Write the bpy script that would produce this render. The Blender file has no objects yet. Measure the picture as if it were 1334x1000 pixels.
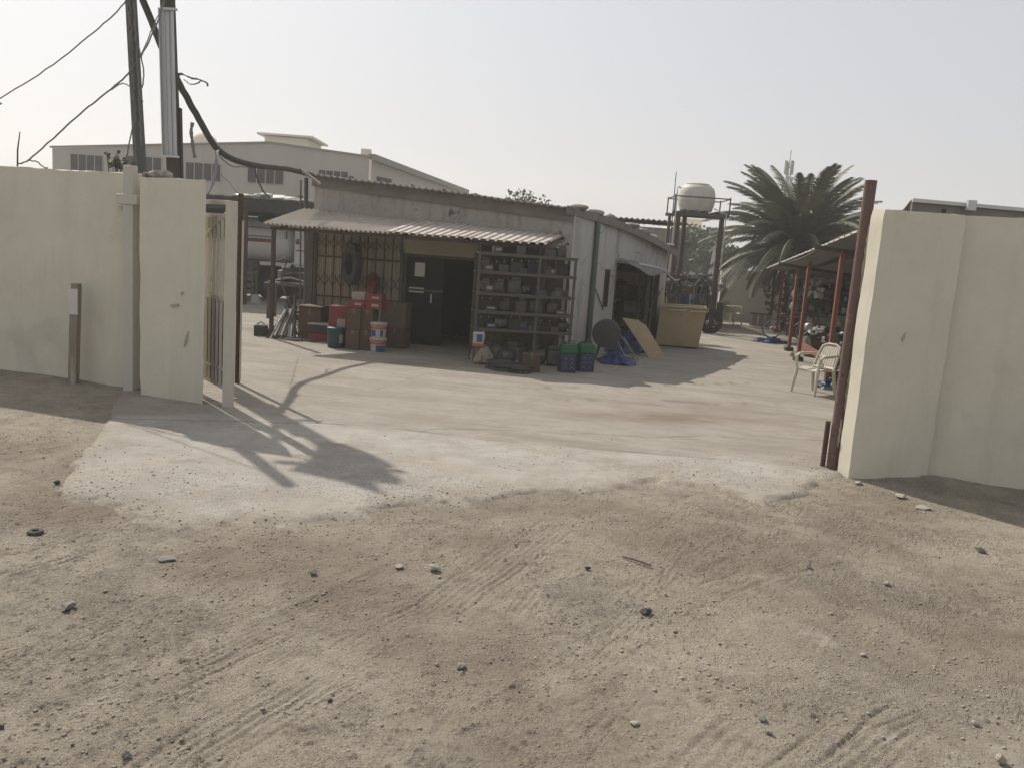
import bpy, bmesh, math, random
import numpy as np
from mathutils import Vector, Matrix, Quaternion
random.seed(7); RNG = np.random.default_rng(11)
scene = bpy.context.scene
COL = scene.collection
R_ = math.radians

# ------------------------------------------------------------------ camera model (used to measure the place)
F_PX, PITCH, ROLL, EYE = 1080.0, R_(8.8), R_(4.1), 2.0
CF = Vector((0, math.cos(PITCH), -math.sin(PITCH)))
_R0 = Vector((1, 0, 0)); _U0 = Vector((0, math.sin(PITCH), math.cos(PITCH)))
CR = _R0 * math.cos(ROLL) + _U0 * math.sin(ROLL)
CU = -_R0 * math.sin(ROLL) + _U0 * math.cos(ROLL)
CAM = Vector((0, 0, EYE))
def ray(x, y): return CF * F_PX + CR * (x - 667) - CU * (y - 500)
def G(x, y, z=0.0):
    d = ray(x, y); return CAM + d * ((z - EYE) / d.z)
def AY(x, y, Y):
    d = ray(x, y); return CAM + d * (Y / d.y)
def PLN(x, y, A, B, off=0.0):
    A = Vector((A[0], A[1], 0)); B = Vector((B[0], B[1], 0)); u = (B - A).normalized(); n = Vector((u.y, -u.x, 0))
    d = ray(x, y); P0 = A + n * off
    return CAM + d * ((P0 - CAM).dot(n) / d.dot(n))
def S(P): return (P - CAM).dot(CF) / F_PX          # metres per photo pixel at P
def V(*a): return Vector(a)

# ------------------------------------------------------------------ materials
def M(name, c1, c2=None, sc=3.0, rough=0.85, bump=0.0, bsc=40.0, metal=0.0, c3=None, sc3=1.2, thr=(0.52, 0.62), stretch=None, spec=0.3, c4=None, sc4=14.0, thr4=(0.6, 0.66)):
    m = bpy.data.materials.new(name); m.use_nodes = True
    nt = m.node_tree; N = nt.nodes; L = nt.links
    b = N['Principled BSDF']; b.inputs['Roughness'].default_value = rough; b.inputs['Metallic'].default_value = metal
    b.inputs['Specular IOR Level'].default_value = spec
    c1 = tuple(c1) + (1,); c2 = tuple(c2) + (1,) if c2 else tuple(v * 0.8 for v in c1[:3]) + (1,)
    tc = N.new('ShaderNodeTexCoord'); src = tc.outputs['Object']
    if stretch:
        mp = N.new('ShaderNodeMapping'); mp.inputs['Scale'].default_value = stretch; L.new(src, mp.inputs['Vector']); src = mp.outputs['Vector']
    def noise(s, det=6, ro=0.6):
        n = N.new('ShaderNodeTexNoise'); n.inputs['Scale'].default_value = s; n.inputs['Detail'].default_value = det; n.inputs['Roughness'].default_value = ro
        L.new(src, n.inputs['Vector']); return n.outputs['Fac']
    def ramp(fac, a, c):
        r = N.new('ShaderNodeMapRange'); r.inputs['From Min'].default_value = a; r.inputs['From Max'].default_value = c
        L.new(fac, r.inputs['Value']); return r.outputs['Result']
    def mix(f, a, c):
        x = N.new('ShaderNodeMix'); x.data_type = 'RGBA'; L.new(f, x.inputs[0])
        for s, v in ((6, a), (7, c)):
            if isinstance(v, tuple): x.inputs[s].default_value = v
            else: L.new(v, x.inputs[s])
        return x.outputs[2]
    col = mix(ramp(noise(sc, 8, 0.65), 0.3, 0.7), c1, c2)
    if c3: col = mix(ramp(noise(sc3, 8, 0.7), *thr), col, tuple(c3) + (1,))
    if c4: col = mix(ramp(noise(sc4, 6, 0.6), *thr4), col, tuple(c4) + (1,))
    L.new(col, b.inputs['Base Color'])
    if bump:
        bp = N.new('ShaderNodeBump'); bp.inputs['Strength'].default_value = bump; bp.inputs['Distance'].default_value = 0.02
        L.new(noise(bsc, 6, 0.7), bp.inputs['Height']); L.new(bp.outputs['Normal'], b.inputs['Normal'])
    return m

MT = {}
def mt(k, *a, **kw): MT[k] = M(k, *a, **kw); return MT[k]
mt('cream_wall', (.635, .598, .49), (.565, .53, .43), sc=1.6, bump=.25, bsc=55, c3=(.50, .455, .365), sc3=.9, thr=(.55, .75), c4=(.44, .40, .33), sc4=.55, thr4=(.62, .8))
mt('cream_grey', (.58, .55, .48), (.53, .50, .435), sc=1.2, bump=.2, bsc=30)
mt('trunking', (.50, .48, .42), (.45, .43, .37), sc=4, rough=.6)
mt('pole_dark', (.085, .095, .092), (.12, .13, .125), sc=9, stretch=(1, 1, .12), rough=.8, bump=.3, bsc=30)
mt('post_wood', (.09, .078, .065), (.055, .047, .04), sc=8, stretch=(1, 1, .1), rough=.9, bump=.5, bsc=25)
mt('black_rubber', (.05, .049, .047), (.075, .072, .068), sc=6, rough=.75)
mt('cable_grey', (.19, .185, .175), (.14, .135, .13), sc=8, rough=.8)
mt('zinc', (.52, .53, .54), (.44, .45, .46), sc=5, stretch=(1, 1, .15), rough=.5, metal=.25)
mt('rag', (.20, .11, .09), (.11, .075, .065), sc=12, rough=.95)
mt('rust_red', (.165, .103, .09), (.118, .078, .068), sc=5, rough=.85, bump=.3, bsc=40, c3=(.20, .13, .10), sc3=5, thr=(.55, .62), c4=(.07, .04, .033), sc4=16, thr4=(.6, .7))
mt('peeled_paint', (.62, .57, .47), (.45, .39, .32), sc=14, rough=.85, bump=.2, bsc=40)
mt('rust_brown', (.11, .068, .05), (.07, .045, .036), sc=9, rough=.9, bump=.3, bsc=40, c3=(.22, .17, .13), sc3=4, thr=(.58, .66))
mt('gate_paint', (.56, .525, .445), (.47, .43, .36), sc=5, rough=.8, c3=(.16, .11, .085), sc3=4, thr=(.6, .66), stretch=(1, 1, .4))
mt('old_timber', (.30, .26, .20), (.21, .17, .13), sc=6, stretch=(1, 1, .12), rough=.95, bump=.4, bsc=30, c3=(.42, .38, .31), sc3=3, thr=(.55, .62))
mt('white_plate', (.62, .59, .52), (.52, .49, .43), sc=6)
mt('plaster_grey', (.41, .38, .34), (.31, .285, .255), sc=2.4, bump=.3, bsc=30, c3=(.27, .245, .22), sc3=1.6, thr=(.56, .74), c4=(.10, .095, .085), sc4=2.6, thr4=(.61, .68))
mt('plaster_white', (.47, .46, .43), (.39, .38, .355), sc=1.8, bump=.3, bsc=26, c3=(.27, .26, .24), sc3=2.2, thr=(.6, .74), stretch=(1, 1, .35))
mt('roof_metal', (.22, .205, .185), (.15, .135, .12), sc=3, rough=.75, bump=.15, bsc=20)
mt('awning_tan', (.50, .445, .385), (.41, .365, .31), sc=1.6, rough=.8, c3=(.31, .235, .185), sc3=2.2, thr=(.58, .72))
mt('awning_pale', (.53, .48, .415), (.43, .385, .33), sc=2.0, rough=.7, c3=(.40, .33, .27), sc3=2.6, thr=(.6, .72))
mt('beige_sheet', (.40, .35, .26), (.34, .30, .225), sc=2.5, rough=.85)
mt('beige_board', (.34, .30, .22), (.29, .255, .19), sc=1.5, rough=.85)
mt('dark_bar', (.075, .055, .045), (.055, .042, .036), sc=6, rough=.8)
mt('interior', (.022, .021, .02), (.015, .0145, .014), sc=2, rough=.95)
mt('dark_glass', (.011, .012, .013), (.016, .016, .017), sc=2, rough=.45, spec=.12)
mt('window_glass', (.022, .024, .027), (.035, .037, .04), sc=2, rough=.9, spec=.03)
mt('paper', (.60, .58, .53), (.52, .50, .46), sc=9)
mt('drain_green', (.10, .13, .115), (.08, .10, .09), sc=4, stretch=(1, 1, .2), rough=.6)
mt('steel_grey', (.095, .088, .079), (.062, .058, .052), sc=5, rough=.7, c3=(.12, .085, .065), sc3=5, thr=(.57, .65))
mt('tyre', (.03, .03, .031), (.048, .046, .044), sc=9, rough=.85, bump=.3, bsc=60)
mt('red_paint', (.2, .032, .03), (.14, .025, .025), sc=6, rough=.45)
mt('carton', (.105, .073, .049), (.08, .056, .039), sc=4, rough=.9, c3=(.18, .125, .085), sc3=2.5, thr=(.58, .7))
mt('carton_pale', (.135, .102, .072), (.105, .08, .058), sc=4, rough=.9, c3=(.24, .18, .13), sc3=3, thr=(.58, .7))
mt('tape', (.15, .112, .072), (.12, .09, .058), sc=8, rough=.35)
mt('red_box', (.20, .038, .046), (.15, .03, .036), sc=5, rough=.6)
mt('label_pale', (.34, .305, .255), (.27, .24, .20), sc=20)
mt('black_plastic', (.03, .031, .032), (.045, .045, .045), sc=6, rough=.55)
mt('teal_plastic', (.028, .062, .075), (.022, .05, .06), sc=6, rough=.5)
mt('white_plastic', (.44, .425, .385), (.37, .35, .31), sc=5, rough=.5, c3=(.43, .39, .32), sc3=5, thr=(.6, .7))
mt('chair_plastic', (.52, .485, .40), (.46, .425, .345), sc=5, rough=.5, c3=(.36, .31, .24), sc3=6, thr=(.6, .7))
mt('orange_plastic', (.40, .12, .05), (.34, .10, .045), sc=5, rough=.45)
mt('blue_plastic', (.05, .08, .27), (.042, .065, .22), sc=5, rough=.45)
mt('blue_dark', (.035, .045, .10), (.03, .038, .08), sc=5, rough=.5)
mt('green_plastic', (.028, .125, .05), (.024, .10, .042), sc=5, rough=.5)
mt('blue_tarp', (.02, .032, .11), (.032, .05, .16), sc=4, rough=.5, bump=.3, bsc=15)
mt('sack', (.27, .23, .185), (.21, .18, .145), sc=6, rough=.95, bump=.3, bsc=40)
mt('plywood', (.42, .34, .225), (.36, .285, .185), sc=3, rough=.85, stretch=(1, .2, 1))
mt('bin_yellow', (.43, .34, .20), (.375, .29, .17), sc=2.2, rough=.7, c3=(.33, .245, .135), sc3=2.6, thr=(.55, .68), c4=(.2, .14, .085), sc4=9, thr4=(.66, .7))
mt('bin_rim', (.62, .55, .36), (.54, .47, .30), sc=5, rough=.5)
mt('red_post', (.23, .088, .064), (.175, .072, .054), sc=5, rough=.75, c3=(.17, .085, .06), sc3=5, thr=(.58, .66), stretch=(1, 1, .4))
mt('shed_sheet', (.21, .20, .183), (.165, .155, .142), sc=1.8, rough=.75)
mt('shed_edge', (.6, .58, .53), (.5, .48, .44), sc=8, rough=.6)
mt('part_metal', (.13, .13, .125), (.065, .063, .06), sc=9, rough=.5, metal=.35, c3=(.09, .075, .06), sc3=7, thr=(.5, .6))
mt('part_dark', (.055, .053, .05), (.085, .08, .075), sc=9, rough=.7)
mt('part_pale', (.46, .45, .42), (.33, .32, .30), sc=9, rough=.45, metal=.2)
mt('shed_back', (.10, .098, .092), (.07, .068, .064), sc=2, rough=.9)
mt('tank_white', (.52, .505, .46), (.42, .405, .365), sc=3, rough=.6, c3=(.44, .40, .34), sc3=3, thr=(.6, .75), stretch=(1, 1, .4))
mt('warehouse', (.375, .36, .325), (.345, .33, .30), sc=.35, rough=.85, stretch=(1, 1, .3))
mt('warehouse_trim', (.22, .215, .2), (.19, .185, .17), sc=1, rough=.8)
mt('cream_far', (.72, .67, .53), (.67, .62, .49), sc=.5, rough=.9)
mt('tank_silver', (.75, .765, .775), (.68, .695, .71), sc=1.5, rough=.45, metal=.1)
mt('stripe_red', (.36, .04, .06), (.30, .035, .05), sc=4, rough=.5)
mt('under_dark', (.035, .034, .033), (.055, .053, .05), sc=4, rough=.85)
mt('crate_green', (.16, .17, .11), (.12, .13, .085), sc=6, rough=.85)
mt('bark', (.13, .105, .08), (.08, .065, .05), sc=6, rough=.95, bump=.5, bsc=15)
mt('palm_leaf', (.155, .16, .112), (.11, .116, .08), sc=1.1, rough=.6)
mt('palm_leaf_pale', (.23, .225, .155), (.165, .168, .11), sc=1.1, rough=.6)
mt('palm_dead', (.20, .16, .10), (.15, .12, .08), sc=2, rough=.9)
mt('leaf_tree', (.095, .115, .06), (.07, .085, .045), sc=.8, rough=.65)
mt('rock_grey', (.24, .225, .20), (.17, .16, .145), sc=12, rough=.95, bump=.5, bsc=40)
mt('rock_pale', (.37, .335, .28), (.29, .26, .215), sc=12, rough=.95, bump=.5, bsc=40)
mt('rock_dark', (.085, .08, .075), (.06, .056, .052), sc=12, rough=.9, bump=.5, bsc=40)
mt('soil_stone', (.37, .325, .26), (.30, .26, .205), sc=9, rough=.95)
mt('soil_stone_dark', (.20, .175, .14), (.15, .13, .105), sc=9, rough=.95)
mt('aggregate', (.24, .22, .19), (.12, .112, .10), sc=14, rough=.95)
mt('cloth_blue', (.05, .065, .12), (.04, .05, .095), sc=5, rough=.95)
mt('cloth_dark', (.03, .03, .034), (.045, .044, .046), sc=5, rough=.95)
mt('cloth_pale', (.40, .42, .43), (.32, .34, .35), sc=5, rough=.95)
mt('cloth_red', (.34, .07, .05), (.26, .06, .045), sc=5, rough=.95)
mt('yellow_wall', (.42, .35, .20), (.36, .30, .175), sc=1.2, rough=.9)
mt('pink_board', (.38, .27, .235), (.32, .225, .195), sc=4, rough=.9)
def overlay(m, colour, kind, sc, lo, hi, amt, st=(1, 1, 1)):
    nt = m.node_tree; N = nt.nodes; L = nt.links; b = N['Principled BSDF']; src = b.inputs['Base Color'].links[0].from_socket
    tc = N.new('ShaderNodeTexCoord'); mp = N.new('ShaderNodeMapping'); mp.inputs['Scale'].default_value = st; L.new(tc.outputs['Object'], mp.inputs['Vector'])
    ns = N.new('ShaderNodeTexNoise'); ns.inputs['Scale'].default_value = sc; ns.inputs['Detail'].default_value = 9; ns.inputs['Roughness'].default_value = .7; L.new(mp.outputs[0], ns.inputs['Vector']); f = ns.outputs['Fac']
    if kind == 'crack':
        vm = N.new('ShaderNodeVectorMath'); vm.operation = 'MULTIPLY_ADD'; L.new(ns.outputs['Color'], vm.inputs[0]); vm.inputs[1].default_value = (.5, .5, .5); L.new(mp.outputs[0], vm.inputs[2])
        v = N.new('ShaderNodeTexVoronoi'); v.feature = 'DISTANCE_TO_EDGE'; v.inputs['Scale'].default_value = .9; L.new(vm.outputs[0], v.inputs['Vector']); f = v.outputs['Distance']
    r = N.new('ShaderNodeMapRange'); r.inputs[1].default_value = lo; r.inputs[2].default_value = hi; r.inputs[4].default_value = amt; L.new(f, r.inputs[0]); f = r.outputs[0]
    if kind == 'crack':
        n2 = N.new('ShaderNodeTexNoise'); n2.inputs['Scale'].default_value = .8; L.new(tc.outputs['Object'], n2.inputs['Vector']); r2 = N.new('ShaderNodeMapRange'); r2.inputs[1].default_value = .52; r2.inputs[2].default_value = .6; L.new(n2.outputs['Fac'], r2.inputs[0]); mu = N.new('ShaderNodeMath'); mu.operation = 'MULTIPLY'; L.new(f, mu.inputs[0]); L.new(r2.outputs[0], mu.inputs[1]); f = mu.outputs[0]
    x = N.new('ShaderNodeMix'); x.data_type = 'RGBA'; L.new(f, x.inputs[0]); L.new(src, x.inputs[6]); x.inputs[7].default_value = tuple(colour) + (1,); L.new(x.outputs[2], b.inputs['Base Color'])
overlay(MT['cream_wall'], (.49, .455, .37), 'streak', 2.2, .52, .70, .5, (1.6, 1.6, .22))
overlay(MT['cream_wall'], (.52, .47, .38), 'grain', 22, .58, .70, .5)
overlay(MT['plaster_grey'], (.16, .148, .13), 'streak', 2.4, .52, .68, .75, (1.5, 1.5, .3))
overlay(MT['plaster_white'], (.19, .182, .165), 'streak', 2.0, .52, .68, .65, (1.5, 1.5, .25))
overlay(MT['plaster_white'], (.12, .115, .1), 'crack', 2.0, .014, .004, .8)
overlay(MT['awning_pale'], (.33, .26, .2), 'grain', 3, .5, .64, .6)
overlay(MT['awning_tan'], (.34, .26, .2), 'grain', 3, .52, .66, .6)
overlay(MT['warehouse'], (.29, .28, .255), 'streak', .5, .5, .7, .6, (2, 2, .12))
mt('scuff', (.40, .36, .29), (.34, .30, .24), sc=20)
mt('stick', (.12, .095, .07), (.09, .07, .05), sc=10)
mt('mast', (.17, .175, .18), (.21, .215, .22), sc=2, rough=.7)

# ------------------------------------------------------------------ mesh builder (verts in world space)
class MB:
    def __init__(s): s.v = []; s.f = []; s.mi = []
    def add(s, vs, fs, mi=0):
        o = len(s.v); s.v += [Vector(p) for p in vs]; s.f += [tuple(i + o for i in q) for q in fs]; s.mi += [mi] * len(fs); return s
    def box(s, c, size, rz=0.0, mat=None, mi=0):
        a, b, h = (x / 2 for x in size); c = Vector(c)
        m = mat if mat is not None else Matrix.Rotation(rz, 3, 'Z')
        vs = [c + m @ Vector((x, y, z)) for z in (-h, h) for x, y in ((-a, -b), (a, -b), (a, b), (-a, b))]
        return s.add(vs, [(3, 2, 1, 0), (4, 5, 6, 7), (0, 1, 5, 4), (1, 2, 6, 5), (2, 3, 7, 6), (3, 0, 4, 7)], mi)
    def beam(s, p, q, w, h, mi=0, up=(0, 0, 1)):
        p = Vector(p); q = Vector(q); d = q - p; L = d.length; d.normalize()
        u = Vector(up)
        if abs(d.dot(u)) > .95: u = Vector((0, 1, 0))
        x = d.cross(u).normalized(); z = x.cross(d)
        m = Matrix((x, d, z)).transposed()
        return s.box((p + q) / 2, (w, L, h), mat=m, mi=mi)
    def tube(s, pts, r, n=8, mi=0, caps=True):
        pts = [Vector(p) for p in pts]; K = len(pts); rs = r if isinstance(r, (list, tuple)) else [r] * K
        vs = []; prev = None
        for i, p in enumerate(pts):
            t = (pts[min(i + 1, K - 1)] - pts[max(i - 1, 0)]).normalized()
            if prev is None:
                u = t.orthogonal().normalized()
            else:
                u = prev - t * prev.dot(t); u = u.normalized() if u.length > 1e-6 else t.orthogonal().normalized()
            prev = u; w = t.cross(u)
            for k in range(n):
                a = 2 * math.pi * k / n; vs.append(p + (u * math.cos(a) + w * math.sin(a)) * rs[i])
        fs = [(i * n + k, i * n + (k + 1) % n, (i + 1) * n + (k + 1) % n, (i + 1) * n + k) for i in range(K - 1) for k in range(n)]
        if caps: fs += [tuple(reversed(range(n))), tuple(range((K - 1) * n, K * n))]
        return s.add(vs, fs, mi)
    def lathe(s, prof, n=24, mat=Matrix.Identity(4), mis=None, close=True):
        vs = [mat @ Vector((r * math.cos(2 * math.pi * k / n), r * math.sin(2 * math.pi * k / n), z)) for r, z in prof for k in range(n)]
        for i in range(len(prof) - 1):
            o = len(s.v) if i == 0 else o
            fs = [(i * n + k, i * n + (k + 1) % n, (i + 1) * n + (k + 1) % n, (i + 1) * n + k) for k in range(n)]
            if i == 0: s.v += vs
            s.f += [tuple(a + o for a in q) for q in fs]; s.mi += [mis[i] if mis else 0] * n
        if close:
            s.f += [tuple(o + k for k in reversed(range(n))), tuple(o + (len(prof) - 1) * n + k for k in range(n))]; s.mi += [mis[0] if mis else 0, mis[-1] if mis else 0]
        return s
    def prism(s, poly, ext, mi=0):
        n = len(poly); e = Vector(ext); vs = [Vector(p) for p in poly] + [Vector(p) + e for p in poly]
        return s.add(vs, [tuple(reversed(range(n))), tuple(range(n, 2 * n))] + [(k, (k + 1) % n, n + (k + 1) % n, n + k) for k in range(n)], mi)
    def torus(s, c, R, r, mat=Matrix.Identity(3), n=28, m=10, sq=1.0, mi=0):
        c = Vector(c); vs = []
        for i in range(n):
            a = 2 * math.pi * i / n
            for j in range(m):
                b = 2 * math.pi * j / m
                vs.append(c + mat @ Vector(((R + r * math.cos(b)) * math.cos(a), (R + r * math.cos(b)) * math.sin(a), r * sq * math.sin(b))))
        return s.add(vs, [(i * m + j, ((i + 1) % n) * m + j, ((i + 1) % n) * m + (j + 1) % m, i * m + (j + 1) % m) for i in range(n) for j in range(m)], mi)
    def sheet(s, P, nu, nv, th=0.006, wave=None, mi=0):
        """P(u,v)->Vector on a grid; wave(u,v)->offset along normal-ish z; closed solid sheet"""
        vs = []
        for k in (0, 1):
            for i in range(nu + 1):
                for j in range(nv + 1):
                    p = P(i / nu, j / nv).copy()
                    if wave: p.z += wave(i / nu, j / nv)
                    p.z -= th * k; vs.append(p)
        n1 = (nu + 1) * (nv + 1); ix = lambda i, j, k: k * n1 + i * (nv + 1) + j
        fs = []
        for i in range(nu):
            for j in range(nv):
                fs.append((ix(i, j, 0), ix(i + 1, j, 0), ix(i + 1, j + 1, 0), ix(i, j + 1, 0)))
                fs.append((ix(i, j + 1, 1), ix(i + 1, j + 1, 1), ix(i + 1, j, 1), ix(i, j, 1)))
        for i in range(nu):
            for j in (0, nv): fs.append((ix(i, j, 0), ix(i, j, 1), ix(i + 1, j, 1), ix(i + 1, j, 0)))
        for j in range(nv):
            for i in (0, nu): fs.append((ix(i, j, 0), ix(i, j + 1, 0), ix(i, j + 1, 1), ix(i, j, 1)))
        return s.add(vs, fs, mi)
    def blob(s, c, rad, seed=0, rough=.25, sub=2, rz=0, mi=0):
        bm = bmesh.new(); bmesh.ops.create_icosphere(bm, subdivisions=sub, radius=1); rr = random.Random(seed)
        ks = [(Vector((rr.uniform(-1, 1), rr.uniform(-1, 1), rr.uniform(-1, 1))).normalized(), rr.uniform(.35, .95)) for _ in range(7)]
        m = Matrix.Rotation(rz, 3, 'Z'); vs = []
        for v in bm.verts:
            p = v.co.copy()
            for d, t in ks:
                e = p.dot(d) - t
                if e > 0: p -= d * e * min(1.0, rough * 3.2)
            p *= 1 + rr.uniform(-.06, .06) * rough * 3
            vs.append(Vector(c) + m @ Vector((p.x * rad[0], p.y * rad[1], p.z * rad[2])))
        fs = [tuple(v.index for v in f.verts) for f in bm.faces]; bm.free()
        return s.add(vs, fs, mi)
    def build(s, name, mats, parent=None, origin=None, smooth=False, bevel=0.0, label=None):
        mw = MW[parent.name] if parent is not None else Matrix.Translation(Vector(origin)) if origin is not None else Matrix.Identity(4)
        inv = mw.inverted()
        me = bpy.data.meshes.new(name); me.from_pydata([tuple(inv @ p) for p in s.v], [], s.f)
        if not isinstance(mats, (list, tuple)): mats = [mats]
        for m in mats: me.materials.append(MT[m])
        if len(mats) > 1: me.polygons.foreach_set('material_index', s.mi)
        me.update()
        bm = bmesh.new(); bm.from_mesh(me); bmesh.ops.recalc_face_normals(bm, faces=bm.faces); bm.to_mesh(me); bm.free()
        if smooth:
            me.polygons.foreach_set('use_smooth', [True] * len(me.polygons)); me.set_sharp_from_angle(angle=R_(40))
        o = bpy.data.objects.new(name, me); COL.objects.link(o)
        if parent is not None: o.parent = parent
        elif origin is not None: o.location = Vector(origin)
        MW[o.name] = mw
        if bevel:
            b = o.modifiers.new('soft_edges', 'BEVEL'); b.width = bevel; b.segments = 2; b.limit_method = 'ANGLE'
        if label: o['label'] = label
        return o
MW = {}
def tag(o, label, cat, group=None, kind='thing'):
    o['label'] = label; o['category'] = cat; o['kind'] = kind
    if group: o['group'] = group
    return o
def thing(name, label, cat, loc=(0, 0, 0), rz=0.0, group=None):
    o = bpy.data.objects.new(name, None); COL.objects.link(o); o.location = Vector(loc); o.rotation_euler = (0, 0, rz); o.empty_display_size = .1
    MW[o.name] = Matrix.Translation(Vector(loc)) @ Matrix.Rotation(rz, 4, 'Z')
    return tag(o, label, cat, group)
def structure(o): o['kind'] = 'structure'; return o
def copy_tree(o, parent=None):
    c = o.copy(); COL.objects.link(c); c.parent = parent; MW[c.name] = MW[o.name]
    for ch in list(o.children): copy_tree(ch, c)
    return c
def place(o, loc, rz=0.0, sc=1.0, tilt=None):
    o.location = Vector(loc); o.rotation_euler = (tilt[0], tilt[1], rz) if tilt else (0, 0, rz); o.scale = (sc, sc, sc) if not isinstance(sc, tuple) else sc
    return o
ORD = ['first', 'second', 'third', 'fourth', 'fifth', 'sixth', 'seventh', 'eighth', 'ninth', 'tenth', 'eleventh', 'twelfth']
def wob(pts, a, seed=0, sub=6):
    """catmull-rom through pts with a little irregularity"""
    pts = [Vector(p) for p in pts]; rr = random.Random(seed); out = []
    P = [pts[0]] + pts + [pts[-1]]
    for i in range(1, len(P) - 2):
        for k in range(sub):
            t = k / sub; p0, p1, p2, p3 = P[i - 1:i + 3]
            q = .5 * ((2 * p1) + (p2 - p0) * t + (2 * p0 - 5 * p1 + 4 * p2 - p3) * t * t + (3 * p1 - p0 - 3 * p2 + p3) * t ** 3)
            out.append(q + Vector((rr.uniform(-a, a), rr.uniform(-a, a), rr.uniform(-a, a))))
    return out + [pts[-1]]

# ------------------------------------------------------------------ numpy noise
def vnoise(x, y, seed=0):
    xi = np.floor(x).astype(np.int64); yi = np.floor(y).astype(np.int64); fx = x - xi; fy = y - yi
    fx = fx * fx * (3 - 2 * fx); fy = fy * fy * (3 - 2 * fy)
    def h(a, b):
        n = (a * 374761393 + b * 668265263 + seed * 1442695041) & 0xffffffff
        n = ((n ^ (n >> 13)) * 1274126177) & 0xffffffff; n = n ^ (n >> 16)
        return (n & 0xffff) / 65535.0
    return (h(xi, yi) * (1 - fx) + h(xi + 1, yi) * fx) * (1 - fy) + (h(xi, yi + 1) * (1 - fx) + h(xi + 1, yi + 1) * fx) * fy
def fbm(x, y, seed=0, oct=5, gain=.5):
    t = 0; a = 1; s = 0
    for k in range(oct):
        t = t + a * vnoise(x * 2 ** k + 17.3 * k, y * 2 ** k - 9.1 * k, seed + k); s += a; a *= gain
    return t / s - .5
def sstep(a, b, x): t = np.clip((x - a) / (b - a), 0, 1); return t * t * (3 - 2 * t)

# ------------------------------------------------------------------ ground and yard
_edge = [G(*p) for p in ((78, 628), (100, 648), (150, 672), (250, 690), (372, 690), (430, 680), (480, 668), (560, 656), (640, 655), (700, 641), (780, 640), (860, 632), (940, 637), (1000, 662), (1030, 655), (1058, 632), (1100, 620))]
_ex = np.array([-30, -5.6, -4.75] + [p.x for p in _edge] + [3.75, 30]); _ey = np.array([12.5, 11.3, 9.9] + [p.y for p in _edge] + [8.75, 10.0])
_o = np.argsort(_ex); _ex = _ex[_o]; _ey = _ey[_o]
_joint = [G(*p) for p in ((150, 545), (320, 548), (480, 556), (640, 574), (860, 592), (1090, 612))]
_jx = np.array([p.x for p in _joint]); _jy = np.array([p.y for p in _joint])
def edge_sd(x, y):
    return (y - np.interp(x, _ex, _ey)) * .8 + fbm(x * 2.2, y * 2.2, 31, 5, .6) * .45
def grid_object(name, xs, ys, hfun, attrs, mat, keep=None):
    X, Y = np.meshgrid(xs, ys); Z = hfun(X, Y); ny, nx = X.shape
    co = np.stack([X, Y, Z], -1).reshape(-1, 3).astype(np.float32)
    i = np.arange(ny * nx).reshape(ny, nx)
    q = np.stack([i[:-1, :-1], i[:-1, 1:], i[1:, 1:], i[1:, :-1]], -1).reshape(-1, 4)
    if keep is not None:
        k = keep(X, Y); kk = (k[:-1, :-1] & k[:-1, 1:] & k[1:, 1:] & k[1:, :-1]).reshape(-1); q = q[kk]
        used = np.unique(q); remap = -np.ones(len(co), dtype=np.int64); remap[used] = np.arange(len(used)); q = remap[q]; co = co[used]
    else: used = None
    me = bpy.data.meshes.new(name); me.vertices.add(len(co)); me.vertices.foreach_set('co', co.ravel())
    me.loops.add(q.size); me.loops.foreach_set('vertex_index', q.ravel().astype(np.int32))
    me.polygons.add(len(q)); me.polygons.foreach_set('loop_start', np.arange(0, q.size, 4, dtype=np.int32)); me.polygons.foreach_set('loop_total', np.full(len(q), 4, dtype=np.int32))
    me.update(calc_edges=True); me.polygons.foreach_set('use_smooth', np.ones(len(q), dtype=bool))
    for an, fn in attrs.items():
        a = me.attributes.new(an, 'FLOAT', 'POINT'); val = fn(X, Y).reshape(-1)
        if used is not None: val = val[used]
        a.data.foreach_set('value', val.astype(np.float32))
    me.materials.append(mat); o = bpy.data.objects.new(name, me); COL.objects.link(o); return structure(o)

# wheel tracks: polylines on the dirt (measured), each a band of tread grooves
def tr(*px): return [G(*p) for p in px]
TRACKS = [  # points, width, depth, grooves, seed
    (tr((180, 1030), (330, 930), (470, 850), (580, 780), (660, 725), (740, 672)), .34, .024, 7, 1),
    (tr((-60, 910), (120, 820), (300, 735), (440, 690), (560, 662)), .30, .020, 7, 2),
    (tr((-80, 700), (60, 660), (190, 600), (280, 560)), .26, .013, 6, 3),
    (tr((-60, 790), (130, 722), (300, 690), (420, 650)), .28, .018, 6, 4),
    (tr((400, 1040), (540, 940), (640, 850), (710, 770)), .26, .018, 6, 5),
    (tr((880, 1040), (960, 960), (1040, 890), (1110, 810)), .24, .020, 4, 6),
    (tr((1090, 1010), (1180, 940), (1260, 860), (1370, 790)), .26, .016, 5, 7),
    (tr((-40, 1010), (140, 930), (330, 830), (480, 760), (600, 700)), .24, .015, 6, 8),
]
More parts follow.
